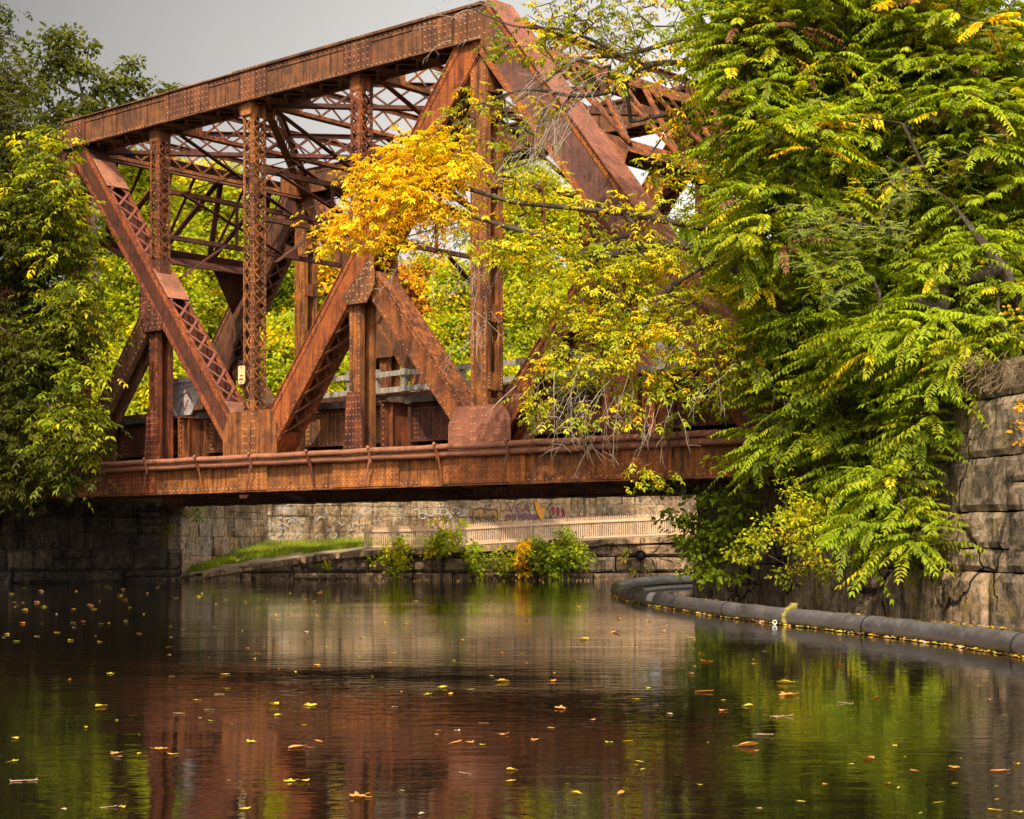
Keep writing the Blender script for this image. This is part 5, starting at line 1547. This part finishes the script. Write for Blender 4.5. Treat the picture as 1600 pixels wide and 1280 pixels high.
# ---- shrubs growing from the far retaining wall
sh = [('yellow-green shrub leftmost on the retaining wall below the fence end', [(618, 866, 22, 20), (622, 888, 14, 16), (632, 852, 10, 14)], far_pal),
      ('tallest shrub with upright sprays rising above the picket fence', [(690, 835, 14, 26), (682, 860, 18, 16), (700, 850, 16, 20), (712, 828, 10, 12)], far_pal),
      ('compact green shrub right of the tallest one on the wall', [(738, 862, 20, 16), (742, 884, 14, 16)], far_g),
      ('small pale shrub with slanting bare stems at water edge', [(782, 872, 20, 18), (790, 890, 14, 10)], far_pal),
      ('orange and yellow shrub between the green shrubs of the wall', [(815, 860, 14, 24), (812, 885, 10, 14)], [(GOLD, 3), (ORANGE, 2), (YELLOW, 2), (GREEN_Y, 2)]),
      ('large leafy green shrub at right of the retaining wall row', [(850, 866, 26, 26), (880, 862, 28, 26), (900, 870, 18, 22), (866, 890, 24, 14), (880, 842, 14, 14)], far_g)]
for i, (lb, bl, pl) in enumerate(sh):
    x = bl[0][0]
    tree('wall_shrub', lb, 'shrub', [tuple(P(x, 903, 62.9)), tuple(P(x + 2, 885, 62.7))], [(b[0], b[1], 62.5, b[2] * 1.15, b[3] * 1.1, .45, 1.0) for b in bl], 'simple', pl, 'shrubs on the far retaining wall', 400 + i, 2.1, scale=.14, clump=.26, per=22, r_tip=.008, r_max=.04, wood='stem', crown_name='foliage', fine=True)
wd = [('small weed tuft in a retaining wall crack left of the shrubs', 510, 884, 11, 7, far_pal), ('yellow weed in the wall beside drain pipe', 974, 868, 11, 12, far_y), ('low weeds at the water line under drain pipe', 1000, 893, 18, 7, far_g), ('tiny weed below the fence end on the retaining wall', 577, 877, 7, 5, far_pal)]
for i, (lb, x, y, w, h, pl) in enumerate(wd):
    tree('wall_weed', lb, 'weed', [tuple(P(x, y + h, 63.0)), tuple(P(x, y, 62.8))], [(x, y, 62.75, w, h, .2, 1.5)], 'simple', pl, 'weeds in the far retaining wall', 420 + i, 1.6, scale=.11, clump=.14, per=12, r_tip=.005, r_max=.02, wood='stem', crown_name='foliage', fine=True)
for i, (lb, x, y, w, h) in enumerate((('grassy weeds with yellow flowers beside the abutment top', 272, 812, 22, 16), ('bushy weed on the return wall head', 306, 800, 16, 12))):
    tree('wall_weed', lb, 'weed', [tuple(P(x, y + h, 63.6)), tuple(P(x, y, 63.5))], [(x, y, 63.4, w, h, .3, 1.3)], 'simple', far_y if i == 0 else far_g, 'weeds in the far retaining wall', 430 + i, 1.4, scale=.13, clump=.2, per=16, r_tip=.005, r_max=.02, wood='stem', crown_name='foliage', fine=True)

# ================================================================ leaves on the water
def leaf_mesh(kind, c, seed):
    rr = random.Random(seed); mb = MB()
    if kind == 'maple':                                                  # five-lobed blade with lifted edges
        out = []
        for k in range(20):
            an = 2 * math.pi * k / 20 + .1
            lobe = .62 + .38 * math.cos(5 * an / 1.0)
            r = (.55 + .45 * lobe) * rr.uniform(.85, 1.1)
            out.append((math.cos(an) * r * .5, math.sin(an) * r * .5, .05 + .16 * r * r * abs(math.sin(an + seed)) + rr.uniform(0, .05)))
        v = [(0, 0, .02)] + out
        mb.add(v, [(0, 1 + k, 1 + (k + 1) % 20) for k in range(20)], c)
        mb.tube([(-.3, 0, .05), (-.55, .04, .10), (-.75, .12, .16)], [.02, .016, .012], 4, c, False)
    elif kind == 'leaflet':
        n = 7; L = []
        for i in range(n):
            t = i / (n - 1); w = .17 * math.sin(math.pi * (t * .9 + .05)) ** .8; zz = .03 + .12 * (t - .45) ** 2 + .02
            L += [(t - .5, -w, zz + .05), (t - .5, 0, zz - .015), (t - .5, w, zz + .06)]
        f = []
        for i in range(n - 1):
            for j in range(2): f.append((i * 3 + j, i * 3 + j + 1, i * 3 + j + 4, i * 3 + j + 3))
        mb.add(L, f, c)
        mb.tube([(-.5, 0, .05), (-.62, .02, .08), (-.74, .0, .12)], [.014, .012, .008], 4, c, False)
    elif kind == 'curled':
        n, m = 7, 5; L = []
        for i in range(n):
            t = i / (n - 1); w = .30 * math.sin(math.pi * (t * .86 + .07))
            for j in range(m):
                s = (j / (m - 1) - .5) * 2
                L.append((t - .5 + rr.uniform(-.02, .02), s * w, .03 + .24 * w * s * s * 3 + .25 * (t - .5) ** 2 + rr.uniform(-.01, .02)))
        f = [(i * m + j, i * m + j + 1, (i + 1) * m + j + 1, (i + 1) * m + j) for i in range(n - 1) for j in range(m - 1)]
        mb.add(L, f, c)
        mb.tube([(-.5, 0, .09), (-.66, .05, .14), (-.8, .05, .12)], [.018, .014, .01], 4, c, False)
    else:                                                               # twig with side stubs
        mb.tube([(-.5, 0, .02), (-.2, .02, .03), (.15, -.015, .025), (.5, .02, .035)], [.022, .02, .018, .012], 5, c)
        mb.tube([(-.45, 0, .02), (-.52, .03, .10)], [.014, .01], 4, c); mb.tube([(.38, 0, .03), (.46, .03, .12)], [.014, .01], 4, c)
        mb.add([(-.12, -.03, .02), (.02, -.09, .05), (.14, -.03, .03), (.02, .04, .06)], [(0, 1, 2, 3)], (c[0] * 1.1, c[1] * .8, c[2]))
    nm = 'floating_twig' if kind == 'twig' else 'fallen_leaf'
    o = mb.build(nm, M['litter'], None, False, True)
    return o


YL, OL, GL, TN = (.55, .36, .03), (.52, .21, .05), (.36, .33, .03), (.45, .30, .18)
protos = {}
for kd in ('maple', 'leaflet', 'curled', 'twig'):
    for cn, cc in (('yellow', YL), ('orange', OL), ('greenish yellow', GL), ('tan', TN)):
        protos[kd, cn] = None
KN = {'maple': 'lobed', 'leaflet': 'slender', 'curled': 'curled', 'twig': ''}
used = {}


def put_leaf(px, py, size_px, kd, cn, rng):
    p = W(px, py); s = (1.05 if kd != 'twig' else .85) * size_px / F * p[1]
    if protos[kd, cn] is None:
        protos[kd, cn] = leaf_mesh(kd, dict(yellow=YL, orange=OL, tan=TN)[cn] if cn in ('yellow', 'orange', 'tan') else GL, len(used) + 3); o = protos[kd, cn]
    else:
        o = protos[kd, cn].copy(); col.objects.link(o)
    used[kd, cn] = 1
    o.location = (p[0], p[1], .002); o.rotation_euler = (rng.uniform(-.1, .1), rng.uniform(-.1, .1), rng.uniform(0, 6.28) if kd != 'twig' else rng.uniform(-.3, .3))
    o.scale = (s, s, s * rng.uniform(.55, 1.0))
    if kd == 'twig': tag(o, 'pale twig floating flat among scattered leaves on the dark water', 'twig', 'twigs floating on the water')
    else: tag(o, '%s %s fallen leaf floating on the dark water' % (KN[kd], cn), 'leaf', '%s %s leaves floating on the water' % (KN[kd], cn))


rl = random.Random(44)
big = [(23, 1155, 18, 'curled', 'yellow'), (22, 1190, 16, 'maple', 'greenish yellow'), (38, 1221, 50, 'twig', 'tan'), (157, 1105, 22, 'curled', 'yellow'), (180, 1178, 16, 'maple', 'orange'), (184, 1184, 14, 'curled', 'tan'), (250, 1172, 20, 'maple', 'orange'), (261, 1171, 14, 'curled', 'orange'), (268, 1180, 18, 'maple', 'yellow'), (170, 1262, 30, 'twig', 'tan'), (192, 1263, 14, 'curled', 'yellow'),
       (343, 1085, 18, 'twig', 'tan'), (428, 1103, 24, 'curled', 'yellow'), (486, 1103, 22, 'maple', 'yellow'), (434, 1119, 14, 'curled', 'greenish yellow'), (392, 1160, 18, 'maple', 'greenish yellow'), (462, 1169, 24, 'curled', 'orange'), (482, 1169, 16, 'leaflet', 'orange'), (498, 1160, 22, 'leaflet', 'orange'), (382, 1265, 22, 'maple', 'yellow'), (452, 1222, 20, 'maple', 'greenish yellow'), (474, 1222, 22, 'maple', 'yellow'), (560, 1247, 28, 'maple', 'orange'), (307, 1095, 12, 'maple', 'yellow'), (278, 1116, 14, 'leaflet', 'tan'), (328, 1110, 14, 'leaflet', 'tan'),
       (351, 1055, 16, 'leaflet', 'yellow'), (495, 1040, 14, 'maple', 'orange'), (436, 1046, 12, 'leaflet', 'orange'), (462, 1051, 12, 'leaflet', 'greenish yellow'), (582, 1057, 18, 'leaflet', 'yellow'), (768, 1057, 14, 'leaflet', 'yellow'), (787, 1066, 18, 'curled', 'yellow'), (690, 1075, 18, 'maple', 'yellow'), (669, 1086, 14, 'maple', 'greenish yellow'), (704, 1085, 20, 'leaflet', 'yellow'), (756, 1130, 18, 'twig', 'tan'), (713, 1161, 22, 'leaflet', 'orange'), (733, 1161, 18, 'maple', 'orange'), (787, 1149, 20, 'maple', 'orange'), (714, 1143, 12, 'maple', 'tan'),
       (795, 1222, 22, 'maple', 'yellow'), (798, 1204, 14, 'curled', 'yellow'), (725, 1210, 18, 'leaflet', 'tan'), (682, 1149, 18, 'leaflet', 'tan'), (875, 1108, 18, 'maple', 'orange'), (835, 1157, 14, 'maple', 'orange'), (926, 1126, 12, 'maple', 'orange'), (898, 1241, 22, 'curled', 'yellow'), (970, 1241, 26, 'leaflet', 'orange'), (952, 1161, 16, 'maple', 'greenish yellow'), (982, 1159, 14, 'leaflet', 'yellow'), (866, 1065, 12, 'maple', 'orange'), (993, 1094, 18, 'leaflet', 'yellow'), (1000, 1191, 14, 'leaflet', 'yellow'), (1102, 1034, 18, 'maple', 'orange'), (1079, 1054, 12, 'curled', 'orange'), (1131, 1095, 14, 'leaflet', 'yellow'), (1222, 1120, 42, 'twig', 'tan'), (1230, 1087, 26, 'maple', 'orange'),
       (1170, 1104, 14, 'curled', 'yellow'), (1098, 1082, 22, 'leaflet', 'orange'), (1195, 1150, 28, 'leaflet', 'tan'), (1170, 1167, 30, 'curled', 'orange'), (1180, 1175, 14, 'maple', 'orange'), (1225, 1068, 22, 'curled', 'yellow'), (1129, 1111, 12, 'maple', 'orange'), (1322, 1099, 30, 'twig', 'tan'), (1370, 1090, 20, 'leaflet', 'orange'), (1358, 1187, 24, 'curled', 'orange'), (1490, 1200, 22, 'maple', 'orange'), (1387, 1225, 14, 'maple', 'orange'), (1404, 1232, 12, 'leaflet', 'yellow'), (1428, 1205, 18, 'leaflet', 'orange'), (1560, 1206, 26, 'leaflet', 'orange'), (1588, 1196, 18, 'curled', 'yellow'), (1553, 1268, 30, 'leaflet', 'yellow'), (1592, 1270, 16, 'maple', 'greenish yellow'), (1465, 1255, 14, 'leaflet', 'yellow'), (1310, 1040, 16, 'leaflet', 'orange'), (1352, 1058, 16, 'leaflet', 'tan'), (1252, 1254, 18, 'leaflet', 'greenish yellow'),
       (913, 1000, 16, 'curled', 'yellow'), (967, 968, 10, 'maple', 'yellow'), (893, 1032, 12, 'leaflet', 'orange'), (962, 989, 16, 'maple', 'orange'), (1081, 997, 10, 'leaflet', 'yellow'), (1000, 1010, 8, 'leaflet', 'orange')]
for b in big: put_leaf(*b, rl)
nleft = 295 - len(big)
for _ in range(nleft):
    t = rl.random()
    if t < .22: px, py, s = rl.uniform(0, 250), 915 + rl.random() ** 1.2 * 90, rl.uniform(6, 9)
    elif t < .75: px, py, s = rl.uniform(240, 1250), 912 + rl.random() ** 1.3 * 130, rl.uniform(5, 9)
    else: px, py, s = rl.uniform(0, 1600), rl.uniform(1040, 1275), rl.uniform(7, 12)
    if px > 980 and py < 950 + (px - 1000) * .16: px = rl.uniform(300, 950)
    kd = rl.choice(['maple', 'leaflet', 'leaflet', 'curled']); cn = rl.choice(['yellow', 'yellow', 'orange', 'greenish yellow', 'tan'])
    put_leaf(px, py, s, kd, cn, rl)
# fine litter gathered along the far wall, the boom and behind it
lv = Leaves(); rg = np.random.default_rng(5)
pts_ = []
for _ in range(330): pts_.append(W(rg.uniform(270, 1060), 906.5 + abs(rg.normal(0, 1.6))))
for i in range(len(path) - 1):
    if path[i][1] < 56:
        for _ in range(4):
            p = path[i] + (path[i + 1] - path[i]) * rg.random(); t = unit(path[i + 1] - path[i]); s = np.cross(t, EZ); s = s if s[1] < 0 else -s
            pts_.append(p + s * abs(rg.normal(0, .035)) + s * .07)
for _ in range(900):
    px = rg.uniform(985, 1260); py = 927 + (px - 985) * .085 + rg.normal(0, 5)
    w_ = W(px, py)
    if py < 965 and px < 5.5 / 37 * F + 790: pts_.append(w_)
for _ in range(420):
    f = rg.random(); p = np.array([*lin(R1, R2, f), 0]) if f > .0 else None
    pts_.append(p + np.array([-.12 - abs(rg.normal(0, .12)), -.03, 0]))
pts_ = np.array(pts_); n = len(pts_); pts_[:, 2] = .012
an = rg.uniform(0, 6.28, n)
ax = np.stack([np.cos(an), np.sin(an), rg.uniform(0, .35, n)], 1)
lv.leaf(pts_, ax, np.array([0, 0, 1.]) + rg.normal(0, .35, (n, 3)), rg.uniform(.045, .10, n), rg.uniform(.03, .065, n), pick([(YL, 4), (OL, 2), (TN, 2), (GL, 1)], n, rg) * rg.uniform(.6, 1.1, (n, 1)), True)
tag(lv.build('leaf_litter', M['litter'], None, (0, 0, 0)), 'fine yellow leaf litter gathered along the boom and walls', 'litter', kind='stuff')
# ================================================================ light, sky, camera
SUN_EL, SUN_XY = 46.0, (-0.22, -1.0)
sd = unit(np.array([SUN_XY[0], SUN_XY[1], math.hypot(*SUN_XY) * math.tan(math.radians(SUN_EL))]))
sl = bpy.data.lights.new('sun', 'SUN'); sl.energy = 3.4; sl.angle = math.radians(.55); sl.color = (1.0, .86, .63)
so = bpy.data.objects.new('sun', sl); col.objects.link(so)
so.rotation_euler = Vector(-sd).to_track_quat('-Z', 'Y').to_euler(); so.location = (0, -20, 60)
w = bpy.data.worlds.new('World'); sc.world = w; w.use_nodes = True
nt = w.node_tree; nt.nodes.clear()
out = nt.nodes.new('ShaderNodeOutputWorld'); bg = nt.nodes.new('ShaderNodeBackground')
sky = nt.nodes.new('ShaderNodeTexSky'); sky.sky_type = 'NISHITA'; sky.sun_disc = False
sky.sun_elevation = math.radians(SUN_EL); sky.sun_rotation = math.atan2(SUN_XY[0], SUN_XY[1])
sky.air_density = 1.0; sky.dust_density = 2.5; sky.ozone_density = 1.0
hs = nt.nodes.new('ShaderNodeHueSaturation'); hs.inputs['Saturation'].default_value = .10
mulc = nt.nodes.new('ShaderNodeMix'); mulc.data_type = 'RGBA'; mulc.blend_type = 'MULTIPLY'; mulc.inputs[0].default_value = 1.0
mulc.inputs[7].default_value = (1.0, .945, .875, 1)
# thin high cloud, brighter towards the right
tc = nt.nodes.new('ShaderNodeTexCoord'); no = nt.nodes.new('ShaderNodeTexNoise'); no.inputs['Scale'].default_value = 1.6; no.inputs['Detail'].default_value = 5
mp = nt.nodes.new('ShaderNodeMapping'); mp.inputs['Scale'].default_value = (1, 1, 3)
nt.links.new(tc.outputs['Generated'], mp.inputs[0]); nt.links.new(mp.outputs[0], no.inputs['Vector'])
sx = nt.nodes.new('ShaderNodeSeparateXYZ'); nt.links.new(tc.outputs['Generated'], sx.inputs[0])
ma = nt.nodes.new('ShaderNodeMapRange'); ma.inputs[1].default_value = -.30; ma.inputs[2].default_value = .15; ma.inputs[3].default_value = .50; ma.inputs[4].default_value = 1.5
nt.links.new(sx.outputs[0], ma.inputs[0])
mb_ = nt.nodes.new('ShaderNodeMath'); mb_.operation = 'MULTIPLY_ADD'; mb_.inputs[1].default_value = .22; mb_.inputs[2].default_value = -.11
nt.links.new(no.outputs['Fac'], mb_.inputs[0])
ad = nt.nodes.new('ShaderNodeMath'); ad.operation = 'ADD'; nt.links.new(ma.outputs[0], ad.inputs[0]); nt.links.new(mb_.outputs[0], ad.inputs[1])
m2 = nt.nodes.new('ShaderNodeVectorMath'); m2.operation = 'SCALE'
nt.links.new(sky.outputs[0], hs.inputs['Color']); nt.links.new(hs.outputs[0], mulc.inputs[6]); nt.links.new(mulc.outputs[2], m2.inputs[0]); nt.links.new(ad.outputs[0], m2.inputs['Scale'])
# the cloud layer is brighter on the sun's side of the sky
my = nt.nodes.new('ShaderNodeMapRange'); my.inputs[1].default_value = .35; my.inputs[2].default_value = -.9; my.inputs[3].default_value = 1.0; my.inputs[4].default_value = 3.3
nt.links.new(sx.outputs[1], my.inputs[0])
m3 = nt.nodes.new('ShaderNodeVectorMath'); m3.operation = 'SCALE'
nt.links.new(m2.outputs[0], m3.inputs[0]); nt.links.new(my.outputs[0], m3.inputs['Scale'])
nt.links.new(m3.outputs[0], bg.inputs[0]); bg.inputs[1].default_value = .085
nt.links.new(bg.outputs[0], out.inputs[0])
cd = bpy.data.cameras.new('camera'); cam = bpy.data.objects.new('camera', cd); col.objects.link(cam)
cam.location = (0, 0, EYE); cam.rotation_euler = (math.radians(90), 0, 0)
cd.sensor_width = 36; cd.lens = F / 1600 * 36; cd.shift_y = (HZ - 640) / 1600; cd.clip_end = 6000; cd.clip_start = .1
sc.camera = cam
sc.render.resolution_x, sc.render.resolution_y = 1024, 819
vs_ = sc.view_settings; sc.display_settings.display_device = 'sRGB'
vs_.view_transform = 'Standard'; vs_.look = 'None'; vs_.exposure = 0.88; vs_.gamma = 1.0; vs_.use_curve_mapping = False
cy = sc.cycles
cy.use_denoising = True; cy.max_bounces = 6; cy.diffuse_bounces = 3; cy.glossy_bounces = 3; cy.transmission_bounces = 4; cy.sample_clamp_indirect = 6.0
